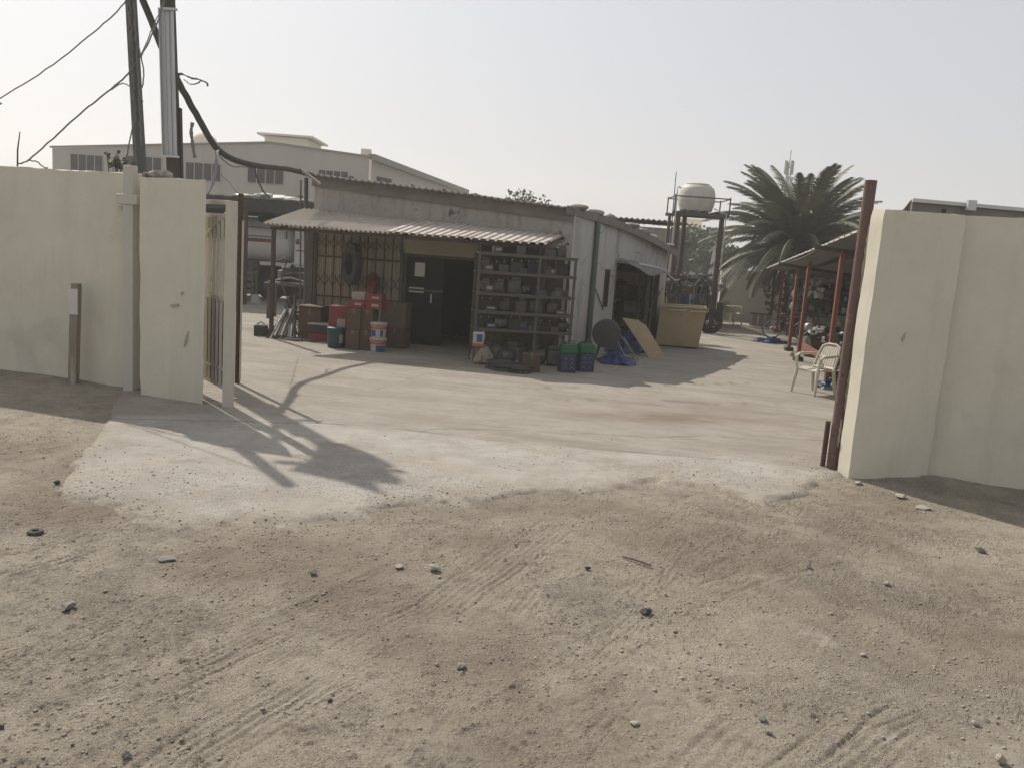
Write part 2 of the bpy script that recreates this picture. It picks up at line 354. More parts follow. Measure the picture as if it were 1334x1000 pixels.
def track_height(X, Y):
    H = np.zeros_like(X); near = (Y > 2) & (Y < 10.2) & (np.abs(X) < 9)
    x = X[near]; y = Y[near]; h = np.zeros_like(x)
    for pts, w, dep, ng, sd in TRACKS:
        best = np.full(x.shape, 9.0); sg = np.zeros_like(x); along = np.zeros_like(x); acc = 0
        for a, b in zip(pts[:-1], pts[1:]):
            dx, dy = b.x - a.x, b.y - a.y; L = math.hypot(dx, dy); ux, uy = dx / L, dy / L
            t = np.clip((x - a.x) * ux + (y - a.y) * uy, 0, L); ex = x - a.x - ux * t; ey = y - a.y - uy * t
            d = np.hypot(ex, ey); m = d < best
            best = np.where(m, d, best); sg = np.where(m, ux * ey - uy * ex, sg); along = np.where(m, acc + t, along); acc += L
        inb = sstep(w * .5 + .05, w * .5 - .03, best)
        patch = sstep(-.10, .10, fbm(x * 1.3 + sd * 7, y * 1.3, 50 + sd, 3)) * (.35 + .65 * sstep(-.15, .15, fbm(along * 1.1, sg * 5, 70 + sd, 3)))
        wv = sg + fbm(along * 3, sg * 2, 90 + sd, 3) * .035
        gro = np.abs(np.sin(wv / w * math.pi * ng)) ** 1.6 - .5
        che = .35 * np.sign(np.sin(along / .045 * math.pi + np.abs(wv) * 60)) * (np.abs(wv) > w * .18)
        h += inb * patch * dep * .62 * (gro + che * .3 - .3) + .010 * patch * sstep(.07, .0, np.abs(best - w * .5 - .03))
    H[near] = h; return H
_marks = [(G(*p), r) for p, r in (((120, 640), .5), ((40, 590), .6), ((330, 720), .5), ((880, 700), .7), ((760, 620), .3), ((980, 720), .5), ((1130, 690), .5), ((1250, 820), .6), ((700, 900), .5), ((540, 760), .5), ((1180, 660), .5), ((640, 690), .4))]
def dirt_h(X, Y):
    near = sstep(60, 15, np.hypot(X, Y))
    sd = edge_sd(X, Y)
    h = fbm(X * .55, Y * .55, 3, 4) * .035 + fbm(X * 2.1, Y * 2.1, 7, 4) * .020
    big = sstep(-.05, .25, fbm(X * .8, Y * .8, 12, 3))
    h += (fbm(X * 6, Y * 6, 15, 4) * .016 + fbm(X * 17, Y * 17, 21, 4, .75) * .020) * (.45 + .55 * big)
    lump = fbm(X * 26, Y * 26, 27, 4, .7); h += np.clip(lump - .10, 0, 1) * .075 * sstep(-.08, .12, fbm(X * 1.1, Y * 1.1, 28, 3))
    wx = fbm(X * .5, Y * .5, 33, 3) * .9; al = X * .52 + Y * .854; ac = X * .854 - Y * .52 + wx * .5
    st = fbm(ac * 17, al * 1.1, 34, 3, .6); ms = sstep(-.04, .12, fbm(ac * 1.5, al * .4, 36, 3)) * sstep(8.0, 6.8, Y) * sstep(2.0, .6, X)
    h += -np.clip(.075 - np.abs(st), 0, 1) * .26 * ms
    ac2 = X * .60 - Y * .80 + wx * .4; al2 = X * .80 + Y * .60; st2 = fbm(ac2 * 13, al2 * .9, 39, 3, .6); ms2 = sstep(.0, .14, fbm(ac2 * 1.2, al2 * .4, 40, 3)) * sstep(.6, 1.6, X) * sstep(6.2, 5.2, Y)
    h += -np.clip(.06 - np.abs(st2), 0, 1) * .24 * ms2
    h += track_height(X, Y)
    # soil banked against the two walls
    h += .05 * np.exp(-((Y - (10.3 - .3 * (X + 4.9))) / .35) ** 2) * (X < -4.3)
    h += .10 * np.exp(-(((X - 4.35) / .45) ** 2 + ((Y - 8.35) / .28) ** 2)) + .04 * np.exp(-((Y - 8.35 + .2 * (X - 4.9)) / .3) ** 2) * (X > 4.3)
    h = h * near * (1 - .6 * np.exp(-(sd / .5) ** 2)) - .02
    return h - .10 * sstep(.12, .7, sd) - .05 * sstep(12, 14, Y)
def yard_h(X, Y):
    sd = edge_sd(X, Y)
    h = fbm(X * .4, Y * .4, 5, 3) * .03 * sstep(12, 9, Y) + fbm(X * 5, Y * 5, 6, 4) * .010 * sstep(11, 8.5, Y)
    pit = sstep(.02, .16, fbm(X * 1.4, Y * 1.4, 44, 3)) * sstep(2.2, .2, sd)
    h += (np.abs(fbm(X * 20, Y * 20, 45, 2)) - .12) * .035 * pit
    jd = np.abs(Y - np.interp(X, _jx, _jy) - fbm(X * 1.5, Y * 0 + 3, 48, 4) * .16)
    h -= .012 * sstep(.03, .0, jd) * (sstep(12, 10, Y))
    h = h * sstep(16, 11, Y) + .012 + .006 * sstep(10, 14, Y)
    return h - .16 * sstep(.16, -.30, sd) - .2 * sstep(-.3, -1, sd)

def ground_material(yard):
    m = bpy.data.materials.new('concrete_surface' if yard else 'dirt_surface'); m.use_nodes = True
    nt = m.node_tree; N = nt.nodes; L = nt.links; b = N['Principled BSDF']; b.inputs['Roughness'].default_value = .95; b.inputs['Specular IOR Level'].default_value = .15
    tc = N.new('ShaderNodeTexCoord'); src = tc.outputs['Object']
    def noise(s, det=8, ro=.65, st=None):
        n = N.new('ShaderNodeTexNoise'); n.inputs['Scale'].default_value = s; n.inputs['Detail'].default_value = det; n.inputs['Roughness'].default_value = ro
        v = src
        if st:
            mp = N.new('ShaderNodeMapping'); mp.vector_type = 'TEXTURE'; mp.inputs['Scale'].default_value = tuple(1 / q for q in st); mp.inputs['Rotation'].default_value = (0, 0, -.2 if yard else 1.024); L.new(src, mp.inputs['Vector']); v = mp.outputs['Vector']
        L.new(v, n.inputs['Vector']); return n.outputs['Fac']
    def rng(f, a, c, lo=0., hi=1.):
        r = N.new('ShaderNodeMapRange'); r.inputs[1].default_value = a; r.inputs[2].default_value = c; r.inputs[3].default_value = lo; r.inputs[4].default_value = hi; L.new(f, r.inputs[0]); return r.outputs[0]
    def mix(f, a, c, mode='MIX'):
        x = N.new('ShaderNodeMix'); x.data_type = 'RGBA'; x.blend_type = mode
        if isinstance(f, float): x.inputs[0].default_value = f
        else: L.new(f, x.inputs[0])
        for s, v in ((6, a), (7, c)):
            if isinstance(v, tuple): x.inputs[s].default_value = v + (1,)
            else: L.new(v, x.inputs[s])
        return x.outputs[2]
    def mul(a, c):
        x = N.new('ShaderNodeMath'); x.operation = 'MULTIPLY'
        for s, v in ((0, a), (1, c)):
            if isinstance(v, float): x.inputs[s].default_value = v
            else: L.new(v, x.inputs[s])
        return x.outputs[0]
    def attr(n):
        a = N.new('ShaderNodeAttribute'); a.attribute_name = n; return a.outputs['Fac']
    def voro(s, feat='F1', rnd=1.0):
        v = N.new('ShaderNodeTexVoronoi'); v.inputs['Scale'].default_value = s; v.feature = feat; L.new(src, v.inputs['Vector']); v.inputs['Randomness'].default_value = rnd; return v.outputs['Distance']
    sand = mix(rng(noise(.9), .35, .65), (.372, .326, .257), (.264, .226, .172))
    sand = mix(rng(noise(3.1, 10, .7), .45, .7), sand, (.395, .345, .278))
    sand = mix(rng(noise(.6, 9, .72), .50, .62), sand, (.215, .190, .150)); sand = mix(mul(rng(noise(5.5, 9, .75), .52, .64), .7), sand, (.185, .152, .115)); sand = mix(mul(rng(noise(1.4, 9, .75), .56, .66), .6), sand, (.43, .395, .335))
    sand = mix(mul(rng(noise(70, 4, .7), .5, .68), .7), sand, (.48, .42, .335))
    sand = mix(mul(rng(noise(95, 3, .7), .54, .68), .75), sand, (.135, .113, .088))
    if not yard:
        col = mix(mul(attr('damp'), .6), sand, (.185, .148, .11))
        grit = mul(rng(voro(42), .30, .16), rng(noise(1.7, 6, .7), .46, .58)); col = mix(mul(grit, .8), col, (.14, .125, .105))
        col = mix(mul(rng(voro(23), .13, .07), rng(noise(2.3, 4), .5, .6)), col, (.47, .43, .36))
        hgt = noise(30, 9, .8)
        def fold(f, wd):
            a = N.new('ShaderNodeMath'); a.operation = 'SUBTRACT'; L.new(f, a.inputs[0]); a.inputs[1].default_value = .5
            c = N.new('ShaderNodeMath'); c.operation = 'ABSOLUTE'; L.new(a.outputs[0], c.inputs[0]); return rng(c.outputs[0], 0, wd, -1., 0.)
        def madd(a, k, c):
            mh = N.new('ShaderNodeMath'); mh.operation = 'MULTIPLY_ADD'; L.new(a, mh.inputs[0]); mh.inputs[1].default_value = k; L.new(c, mh.inputs[2]); return mh.outputs[0]
        gash = mul(mul(fold(noise(1.0, 4, .55, (2.6, 21.0, 1)), .022), attr('tread')), rng(noise(1.5, 6, .7), .46, .54))
        hgt = madd(gash, 1.1, hgt); hgt = madd(mul(rng(voro(75), .0, .4, 1., 0.), rng(noise(1.9, 6, .7), .47, .57)), .7, hgt)
        hgt = madd(mul(rng(voro(33), .0, .42, 1., 0.), rng(noise(2.6, 6, .7), .52, .60)), .9, hgt)
    else:
        conc = mix(rng(noise(1.1, 8, .65), .35, .65), (.355, .324, .278), (.288, .26, .22))
        conc = mix(mul(rng(noise(3.0, 9, .78, (.45, 2.2, 1)), .5, .66), .5), conc, (.20, .17, .135)); conc = mix(mul(rng(noise(5.0, 9, .8, (.5, 2.6, 1)), .52, .64), .4), conc, (.43, .39, .33))
        conc = mix(mul(rng(noise(.8, 8, .7, (.35, 2.2, 1)), .5, .7), .7), conc, (.215, .185, .145))
        apr = mix(rng(noise(2.0, 10, .7), .35, .65), (.425, .398, .352), (.35, .325, .285))
        apr = mix(mul(rng(noise(.9, 6, .6), .55, .7), .6), apr, (.40, .33, .25))
        patchy = rng(noise(1.6, 8, .7), .38, .56); apf = mul(attr('apron'), rng(noise(1.3, 9, .72), .30, .52)); col = mix(apf, conc, apr)
        col = mix(mul(attr('oil'), .75), col, (.17, .128, .088))
        grit = mul(rng(voro(52), .34, .18), attr('pit')); col = mix(mul(grit, .8), col, (.14, .132, .12)); col = mix(mul(mul(rng(voro(27), .26, .14), attr('pit')), .8), col, (.11, .104, .095)); col = mix(mul(rng(noise(.7, 10, .78), .52, .60), .55), col, (.27, .232, .185)); col = mix(mul(rng(noise(6, 9, .75), .55, .66), .5), col, (.23, .205, .17))
        dirt = rng(noise(4, 8, .7), .4, .6); e = mul(rng(attr('sd'), .95, -.05), rng(noise(2.2, 9, .75), .40, .60)); e = mix(rng(attr('sd'), .22, -.02), e, (1., 1., 1.)); col = mix(e, col, sand)
        col = mix(mul(attr('crack'), .8), col, (.12, .10, .082))
        col = mix(mul(rng(noise(90, 3, .6), .55, .72), .35), col, (.17, .15, .125))
        hgt = noise(55, 8, .75)
    L.new(col, b.inputs['Base Color'])
    bp = N.new('ShaderNodeBump'); bp.inputs['Strength'].default_value = .8 if not yard else .55; bp.inputs['Distance'].default_value = .035
    L.new(hgt, bp.inputs['Height']); L.new(bp.outputs['Normal'], b.inputs['Normal'])
    return m
def steps(a, b, s0, s1):
    out = [a]
    while out[-1] < b: out.append(out[-1] + s0 + (s1 - s0) * (out[-1] - a) / (b - a))
    return out
gx = np.array([-700, -250, -100, -50, -28, -18, -13, -10.5, -9] + list(np.arange(-8.2, -3.4, .025)) + list(np.arange(-3.4, 3.4, .0098)) + list(np.arange(3.4, 6.6, .02)) + [7, 8.5, 11, 16, 28, 50, 100, 250, 700])
gy = np.array([-80, -30, -10, -3, 0, 1.5, 2.2] + steps(2.6, 11.6, .0068, .032) + [12.2, 13, 15, 20, 30, 50, 100, 250, 900])
def damp(X, Y):
    t = np.zeros_like(X)
    for p, r in _marks: t += np.exp(-(((X - p.x) / r) ** 2 + ((Y - p.y) / (r * 1.3)) ** 2)) * .8
    return np.clip(t * (1 + 2.2 * fbm(X * 3, Y * 3, 61, 5)) + sstep(.08, .3, fbm(X * .9, Y * .9, 63, 5)) * .6, 0, 1)
def tread(X, Y): return sstep(.0, .12, fbm(X * 1.1, Y * 1.1, 37, 4)) * sstep(8.6, 7.2, Y) * .9
grid_object('ground', gx, gy, dirt_h, {'damp': damp, 'tread': tread}, ground_material(False))
yx = np.array([-70, -40, -25, -15, -10, -8] + list(np.arange(-7.2, 4.6, .025)) + [5.5, 7, 9, 12, 20, 40, 70])
yy = np.array(steps(4.7, 11.5, .02, .035) + list(np.arange(11.7, 16, .2)) + list(np.arange(16, 34, .5)) + [40, 60, 90])
_oil = [(G(870, 545), 1.5, .35, .9), (G(900, 530), 1.2, .4, .5), (G(450, 600), .5, .5, .35), (G(1055, 475), .5, .3, .7), (G(330, 430), 1.5, .6, .5), (G(560, 475), 2, .5, .6)]
def oil(X, Y):
    t = np.zeros_like(X)
    for p, a, c, s in _oil: t += s * np.exp(-(((X - p.x) / a) ** 2 + ((Y - p.y - .2 * (X - p.x)) / c) ** 2))
    return np.clip(t * (1 + 1.8 * fbm(X * 3, Y * 5, 65, 5)), 0, 1)
def apron(X, Y):
    return sstep(.25, -.15, Y - np.interp(X, _jx, _jy) + fbm(X * 1.2, Y * 1.2, 66, 4) * .8) * sstep(-6.5, -5, X)
def pit(X, Y):
    return sstep(.0, .14, fbm(X * 1.4, Y * 1.4, 44, 3) + .10 * sstep(.8, .1, edge_sd(X, Y))) * sstep(2.4, .4, edge_sd(X, Y))
def crack(X, Y):
    jd = np.abs(Y - np.interp(X, _jx, _jy) - fbm(X * 1.5, Y * 0 + 3, 48, 4) * .16)
    c = sstep(.035, .008, jd) * sstep(-.2, .1, fbm(X * 2, Y, 67, 2)) * .8
    for k, (p, q) in enumerate((((420, 530), (560, 487)), ((700, 520), (1080, 530)), ((560, 560), (1090, 575)), ((640, 508), (990, 500)), ((330, 452), (470, 470)))):
        a = G(*p); d = G(*q); t = np.clip((X - a.x) / (d.x - a.x), 0, 1); yl = a.y + (d.y - a.y) * t
        jd = np.abs(Y - yl - fbm(X * 1.7, X * 0 + k * 5, 70 + k, 4) * .35); ins = ((X - a.x) / (d.x - a.x) > 0) & ((X - a.x) / (d.x - a.x) < 1)
        c = np.maximum(c, sstep(.03 + .012 * Y / 10, .006, jd) * ins * sstep(-.25, .1, fbm(X * 2, Y, 80 + k, 2)) * .7)
    return c
grid_object('concrete_yard', yx, yy, yard_h, {'apron': apron, 'oil': oil, 'pit': pit, 'crack': crack, 'sd': edge_sd}, ground_material(True), keep=lambda X, Y: edge_sd(X, Y) > -1.1)
def ground_z(x, y):
    a = np.array([x]); c = np.array([y]); z = float(dirt_h(a, c)[0])
    if edge_sd(a, c)[0] > -.4: z = max(z, float(yard_h(a, c)[0]))
    return z

# pebbles: loose gravel nobody could count
def pebbles(name, n, mat, seed, rmin, rmax, region):
    r = np.random.default_rng(seed); X = []; Y = []
    while len(X) < n:
        x = r.uniform(-7.5, 6.2, 4000); y = 2.8 + 6.6 * r.uniform(0, 1, 4000) ** 1.2; k = region(x, y, r); X += list(x[k]); Y += list(y[k])
    X = np.array(X[:n]); Y = np.array(Y[:n]); Z = dirt_h(X, Y); sd = edge_sd(X, Y); Z = np.where(sd > -.4, np.maximum(Z, yard_h(X, Y)), Z)
    base = np.array([(1, 0, 0), (.3, .95, 0), (-.8, .6, 0), (-.85, -.55, 0), (.25, -1, 0), (.1, .1, .8), (0, 0, -.5)], dtype=float)
    tri = np.array([(0, 1, 5), (1, 2, 5), (2, 3, 5), (3, 4, 5), (4, 0, 5), (1, 0, 6), (2, 1, 6), (3, 2, 6), (4, 3, 6), (0, 4, 6)])
    s = rmin + (rmax - rmin) * r.uniform(0, 1, n) ** 4; a = r.uniform(0, 6.28, n)
    P = base[None] * (1 + r.uniform(-.35, .35, (n, 7, 3))) * s[:, None, None]
    ca, sa = np.cos(a)[:, None], np.sin(a)[:, None]
    x = P[..., 0] * ca - P[..., 1] * sa; y = P[..., 0] * sa + P[..., 1] * ca
    co = np.stack([x + X[:, None], y + Y[:, None], P[..., 2] * .8 + Z[:, None] + s[:, None] * .15], -1).reshape(-1, 3)
    f = (tri[None] + (np.arange(n) * 7)[:, None, None]).reshape(-1, 3)
    me = bpy.data.meshes.new(name); me.vertices.add(len(co)); me.vertices.foreach_set('co', co.astype(np.float32).ravel())
    me.loops.add(f.size); me.loops.foreach_set('vertex_index', f.ravel().astype(np.int32)); me.polygons.add(len(f))
    me.polygons.foreach_set('loop_start', np.arange(0, f.size, 3, dtype=np.int32)); me.polygons.foreach_set('loop_total', np.full(len(f), 3, dtype=np.int32)); me.update(calc_edges=True)
    me.materials.append(MT[mat]); o = bpy.data.objects.new(name, me); COL.objects.link(o); return o
def reg_dirt(x, y, r): return (fbm(x * 1.2, y * 1.2, 91, 3) + r.uniform(-.18, .18, x.shape) > .05) & (edge_sd(x, y) < .25)
def reg_edge(x, y, r): return (np.abs(edge_sd(x, y) - .25) < r.exponential(.55, x.shape)) & (fbm(x * 1.5, y * 1.5, 93, 3) > -.08)
tag(pebbles('gravel', 15000, 'soil_stone', 1, .003, .013, reg_dirt), 'pale loose gravel scattered over the dirt ground', 'gravel', kind='stuff')
tag(pebbles('dark_gravel', 6500, 'soil_stone_dark', 2, .0025, .009, reg_dirt), 'dark grit and small stones scattered over the dirt ground', 'gravel', kind='stuff')
tag(pebbles('broken_aggregate', 4200, 'aggregate', 3, .0025, .010, reg_edge), 'loose grey aggregate along the crumbling edge of the concrete apron', 'gravel', kind='stuff')

def stone(px, py, wpx, hpx, mat, label, seed, flat=1.0, cat='stone', name='stone'):
    p = G(px, py); s = S(p); z = ground_z(p.x, p.y); w = wpx * s / 2; h = hpx * s / 2
    o = MB().blob((p.x, p.y, z + h * .62), (w * .78, w * .6, h * flat * .75), seed, .5, 2, seed * 1.3).build(name, mat, origin=(p.x, p.y, z)); o.data.materials[0] = MT[mat]
    return tag(o, label, cat, 'loose stones on the dirt')
for k, (px, py, w, h, mtl, lab) in enumerate([
    (841, 793, 24, 14, 'rock_dark', 'dark flat stone alone in the middle of the bare dirt'),
    (1277, 715, 24, 13, 'rock_grey', 'grey slab-like stone on the dirt before the wall with the corrugated roof behind it'),
    (1305, 990, 22, 22, 'rock_pale', 'pale upright stone at the bottom corner of the dirt'),
    (993, 933, 19, 13, 'rock_grey', 'grey stone beside a smaller pale one low on the dirt'),
    (1003, 951, 17, 11, 'rock_pale', 'small pale stone just below the grey stone'),
    (827, 937, 20, 9, 'rock_pale', 'flat pale stone half sunk in smooth dirt'),
    (408, 745, 16, 13, 'rock_grey', 'brown-grey lump among the wheel tracks'),
    (166, 982, 20, 16, 'rock_grey', 'grey lump at the bottom edge of the wheel-tracked dirt'),
    (88, 789, 36, 16, 'rock_grey', 'broad cracked grey lump in the wheel tracks'),
    (218, 727, 36, 9, 'rock_grey', 'broad flat lump of broken concrete in the dirt'),
    (600, 862, 24, 11, 'rock_grey', 'low grey lump where the wheel tracks fade'),
    (74, 627, 14, 10, 'rock_dark', 'dark lump at the outer corner of the concrete apron'),
    (1120, 628, 20, 8, 'rock_pale', 'pale chip lying at the foot of the sunlit gate pillar'),
    (1175, 645, 24, 9, 'rock_pale', 'pale flat chip at the edge of the wall shadow'),
    (1203, 659, 30, 8, 'rock_pale', 'long pale flat chip further along the edge of the wall shadow'),
    (1155, 758, 14, 10, 'rock_pale', 'small pale stone between the slab-like stone and the pillar'),
    (565, 738, 26, 14, 'rock_pale', 'whitish patch of stone beside the long straight wheel tracks'),
    (520, 735, 18, 8, 'rock_pale', 'thin pale chip between the brown-grey lump and the whitish stone'),
    (1271, 940, 14, 10, 'rock_pale', 'small pale stone above the upright pale stone'),
    (1125, 850, 12, 8, 'rock_pale', 'small whitish stone alone on the grey-green dirt'),
    (1055, 735, 14, 8, 'rock_grey', 'small grey stone on the dirt below the gate pillar'),
    (766, 738, 12, 8, 'rock_dark', 'small dark stone above the dark flat stone'),
    (430, 906, 12, 8, 'rock_dark', 'small dark stone among the fine tread marks'),
    (2, 940, 12, 9, 'rock_dark', 'small dark stone at the very edge of the dirt beside the tread marks')]):
    stone(px, py, w, h, mtl, lab, k + 3, .85)
p = G(46, 692); m = MB(); m.torus((p.x, p.y, ground_z(p.x, p.y) + .012), .035, .016, n=18, m=8)
tag(m.build('rubber_ring', 'black_rubber', origin=(p.x, p.y, 0), smooth=True), 'small black rubber ring lying flat on the dirt', 'ring')
a = G(812, 722); c = G(848, 734)
tag(MB().tube([(a.x, a.y, ground_z(a.x, a.y) + .012), ((a.x + c.x) / 2, (a.y + c.y) / 2, ground_z((a.x + c.x) / 2, (a.y + c.y) / 2) + .02), (c.x, c.y, ground_z(c.x, c.y) + .012)], .007, 6).build('stick', 'stick', origin=a), 'thin dark stick lying on the dirt', 'stick')

# ------------------------------------------------------------------ boundary walls and pillars
def wall_run(name, pts, h0, h1, th, mat, bevel=.012, seg=1):
    """vertical wall along pts (front line), thickness th backwards"""
    m = MB()
    a, b = Vector((*pts[0], 0)), Vector((*pts[1], 0)); d = (b - a).normalized(); n = Vector((-d.y, d.x, 0)) * th
    m.prism([a - V(0, 0, .25), b - V(0, 0, .25), b + V(0, 0, h1), a + V(0, 0, h0)], n)
    return m.build(name, mat, origin=(a + b) / 2, bevel=bevel)
def rough_solid(name, foot, h, mat, top_jit=.012, nz=26, res=.09, seed=0, amp=.006, origin=None, hs=None):
    """hand-plastered masonry: footprint polygon extruded in many rows with slightly uneven faces"""
    m = MB(); P = []
    for i in range(len(foot)):
        a = Vector((*foot[i], 0)); b = Vector((*foot[(i + 1) % len(foot)], 0)); n = max(1, int((b - a).length / res))
        for k in range(n): P.append((a.lerp(b, k / n), (i + k / n)))
    cx = sum(p[0].x for p in P) / len(P); cy = sum(p[0].y for p in P) / len(P); n = len(P); vs = []
    for z in range(nz + 1):
        for p, t in P:
            ht = (hs(p) if hs else h); zz = -.25 + (ht + .25) * z / nz
            j = amp * 2 * (float(fbm(np.array([p.x * 2.1 + p.y * 1.7]), np.array([zz * 2.1]), 200 + seed, 3)[0]))
            d = Vector((p.x - cx, p.y - cy, 0)).normalized(); q = p + d * j * 2
            if z == nz: q -= d * .012; zz += top_jit * 2 * float(fbm(np.array([p.x * 3.3 + p.y]), np.array([p.y * 3.3]), 210 + seed, 3)[0])
            vs.append(Vector((q.x, q.y, zz)))
    fs = [(z * n + k, z * n + (k + 1) % n, (z + 1) * n + (k + 1) % n, (z + 1) * n + k) for z in range(nz) for k in range(n)]
    m.add(vs, fs); m.add(vs[-n:], [tuple(range(n))])
    return m.build(name, mat, origin=origin or (cx, cy, 0), smooth=True)
LW0, LW1 = V(-13.0, 12.75), V(-4.55, 10.22)
tag(rough_solid('boundary_wall', [LW0, LW1, LW1 + V(.06, .2), LW0 + V(.06, .2)], 2.65, 'cream_wall', res=.12, nz=34, seed=1, amp=.010, top_jit=.025), 'long cream plastered boundary wall behind the short weathered post', 'wall')
tag(rough_solid('gate_pillar', [V(-4.5, 9.89), V(-3.63, 9.61), V(-3.77, 9.93), V(-4.52, 10.17)], 2.59, 'cream_wall', seed=2, res=.06, nz=44, amp=.011, top_jit=.02), 'cream plastered gate pillar with scuffed face beside the open barred gate', 'pillar')
RP = tag(rough_solid('gate_pillar', [V(3.52, 8.33), V(4.36, 8.40), V(4.38, 8.62), V(3.478, 8.53)], 2.70, 'cream_wall', seed=3, res=.06, nz=44, amp=.009, top_jit=.02), 'cream plastered gate pillar with sunlit side next to the rusty pipe', 'pillar')
tag(rough_solid('boundary_wall', [V(4.34, 8.50), V(11.5, 7.0), V(11.54, 7.2), V(4.38, 8.70)], 2.72, 'cream_wall', res=.12, nz=34, seed=4, amp=.010, top_jit=.025), 'cream plastered boundary wall with a corrugated roof showing above it', 'wall')
# scuffs on the pillars
LPA, LPB = (-4.5, 9.89), (-3.63, 9.61)
for pts, A, B in ((((241, 440), (245, 432), (243, 446), (239, 452)), LPA, LPB), (((222, 397), (232, 396), (232, 399), (222, 400)), LPA, LPB), (((235, 381), (238, 380), (238, 384), (235, 385)), LPA, LPB), (((1174, 440), (1181, 432), (1179, 441), (1175, 447)), (3.50, 8.33), (4.36, 8.40))):
    q = [PLN(x, y, A, B, .012) for x, y in pts]
    host = RP if A[0] > 0 else bpy.data.objects['gate_pillar']
    MB().prism(q, (0, .02, 0)).build('scuff_mark', 'scuff', host)
# trunking on the wall
t = thing('cable_trunking', 'flat upright cable trunking strapped to the wall end next to the pillar', 'trunking', (-4.76, 10.12, 0))
a = AY(171, 490, 10.12); MB().box((-4.73, 10.13, 1.27), (.145, .09, 2.92), -.29).build('trunking_body', 'trunking', t, bevel=.006)
c = AY(168, 260, 10.07); MB().box((-4.74, 10.125, c.z), (.30, .11, .12), -.29).build('strap', 'trunking', t, bevel=.008)
c = AY(153, 262, 10.2); MB().box((c.x, 10.27, c.z), (.15, .03, .12), -.29).build('backing_plate', 'cream_grey', t)
# short marker post
b = G(95, 500); tp = AY(99, 370, b.y)
t = thing('marker_post', 'short weathered timber post with a white plate before the wall', 'post', (b.x, b.y, 0))
MB().beam((b.x, b.y, -.2), (tp.x, tp.y, tp.z - .05), .10, .10).build('shaft', 'old_timber', t, bevel=.006)
MB().box((tp.x - .01, tp.y - .058, tp.z - .22), (.12, .012, .32), 0).build('plate', 'white_plate', t, bevel=.003)
MB().box((tp.x + .005, tp.y - .004, tp.z - .03), (.085, .104, .07), 0).build('cap', 'old_timber', t, bevel=.004)

# ------------------------------------------------------------------ poles, hose and wires by the gate
def line_to_ground(p, q): d = q - p; return p - d * (p.z / d.z)
p1 = AY(183, 225, 11.0); p2 = AY(170, -10, 10.95); g1 = line_to_ground(p1, p2); top1 = p2 + (p2 - p1).normalized() * .35
t = thing('utility_pole', 'slim dark utility pole wrapped in loose cables behind the wall', 'pole', (g1.x, g1.y, 0))
MB().tube([g1, p1, p2, top1], [.085, .08, .07, .066], 10).build('shaft', 'pole_dark', t, smooth=True)
for k, (off, a0, a1) in enumerate(((-.075, 18, 245), (.05, 12, 190), (-.04, 20, 160))):
    pts = []
    for i in range(9):
        y = -5 + (a1 + 5) * i / 8; q = AY(171 + 12 * (y / 225) + off * 70, y, 10.86); pts.append(q)
    MB().tube(wob(pts, .012, k), .011, 6).build('cable', 'cable_grey', t, smooth=True)
MB().tube(wob([AY(x, y, 10.85) for x, y in ((179, 55), (184, 75), (187, 95), (186, 112), (181, 117), (183, 125), (186, 133))], .004, 5), .009, 6).build('cable_loop', 'cable_grey', t, smooth=True)
MB().tube(wob([AY(x, y, 10.85) for x, y in ((175, 105), (171, 135), (174, 155), (169, 185), (165, 205), (160, 216))], .004, 6), .009, 6).build('cable_loop', 'cable_grey', t, smooth=True)

p1 = AY(227, 226, 12.8); p2 = AY(218, -10, 12.8); g2 = line_to_ground(p1, p2); top2 = p2 + (p2 - p1).normalized() * 1.7
t = thing('channel_post', 'timber post faced with a long pale steel channel behind the gate pillar', 'post', (g2.x, g2.y, 0))
MB().beam(g2, top2, .17, .16).build('shaft', 'post_wood', t, bevel=.01)
c0 = AY(222, 204, 12.65); c1 = AY(217, 12, 12.65); m = MB(); ax = (c1 - c0).normalized(); sx = V(1, 0, 0)
m.beam(c0, c1, .20, .012, up=(0, 1, 0))
for s_ in (-1, 1): m.beam(c0 + sx * s_ * .095 + V(0, -.03, 0), c1 + sx * s_ * .095 + V(0, -.03, 0), .012, .06, up=(0, 1, 0))
for s_ in (-.03, .035): m.beam(c0 + sx * s_ + V(0, -.012, 0), c1 + sx * s_ + V(0, -.012, 0), .012, .02, up=(0, 1, 0))
m.build('steel_channel', 'zinc', t, bevel=.002)
q0 = AY(238, 228, 12.85); q1 = AY(233, 141, 12.85); MB().beam(q0 - V(0, 0, 1.2), q1, .075, .08).build('side_batten', 'post_wood', t, bevel=.006)
for py in (12, 204): cc = AY(219.5 + 3 * (py / 204), py, 12.6); MB().box(cc, (.24, .05, .03)).build('clamp', 'zinc', t)
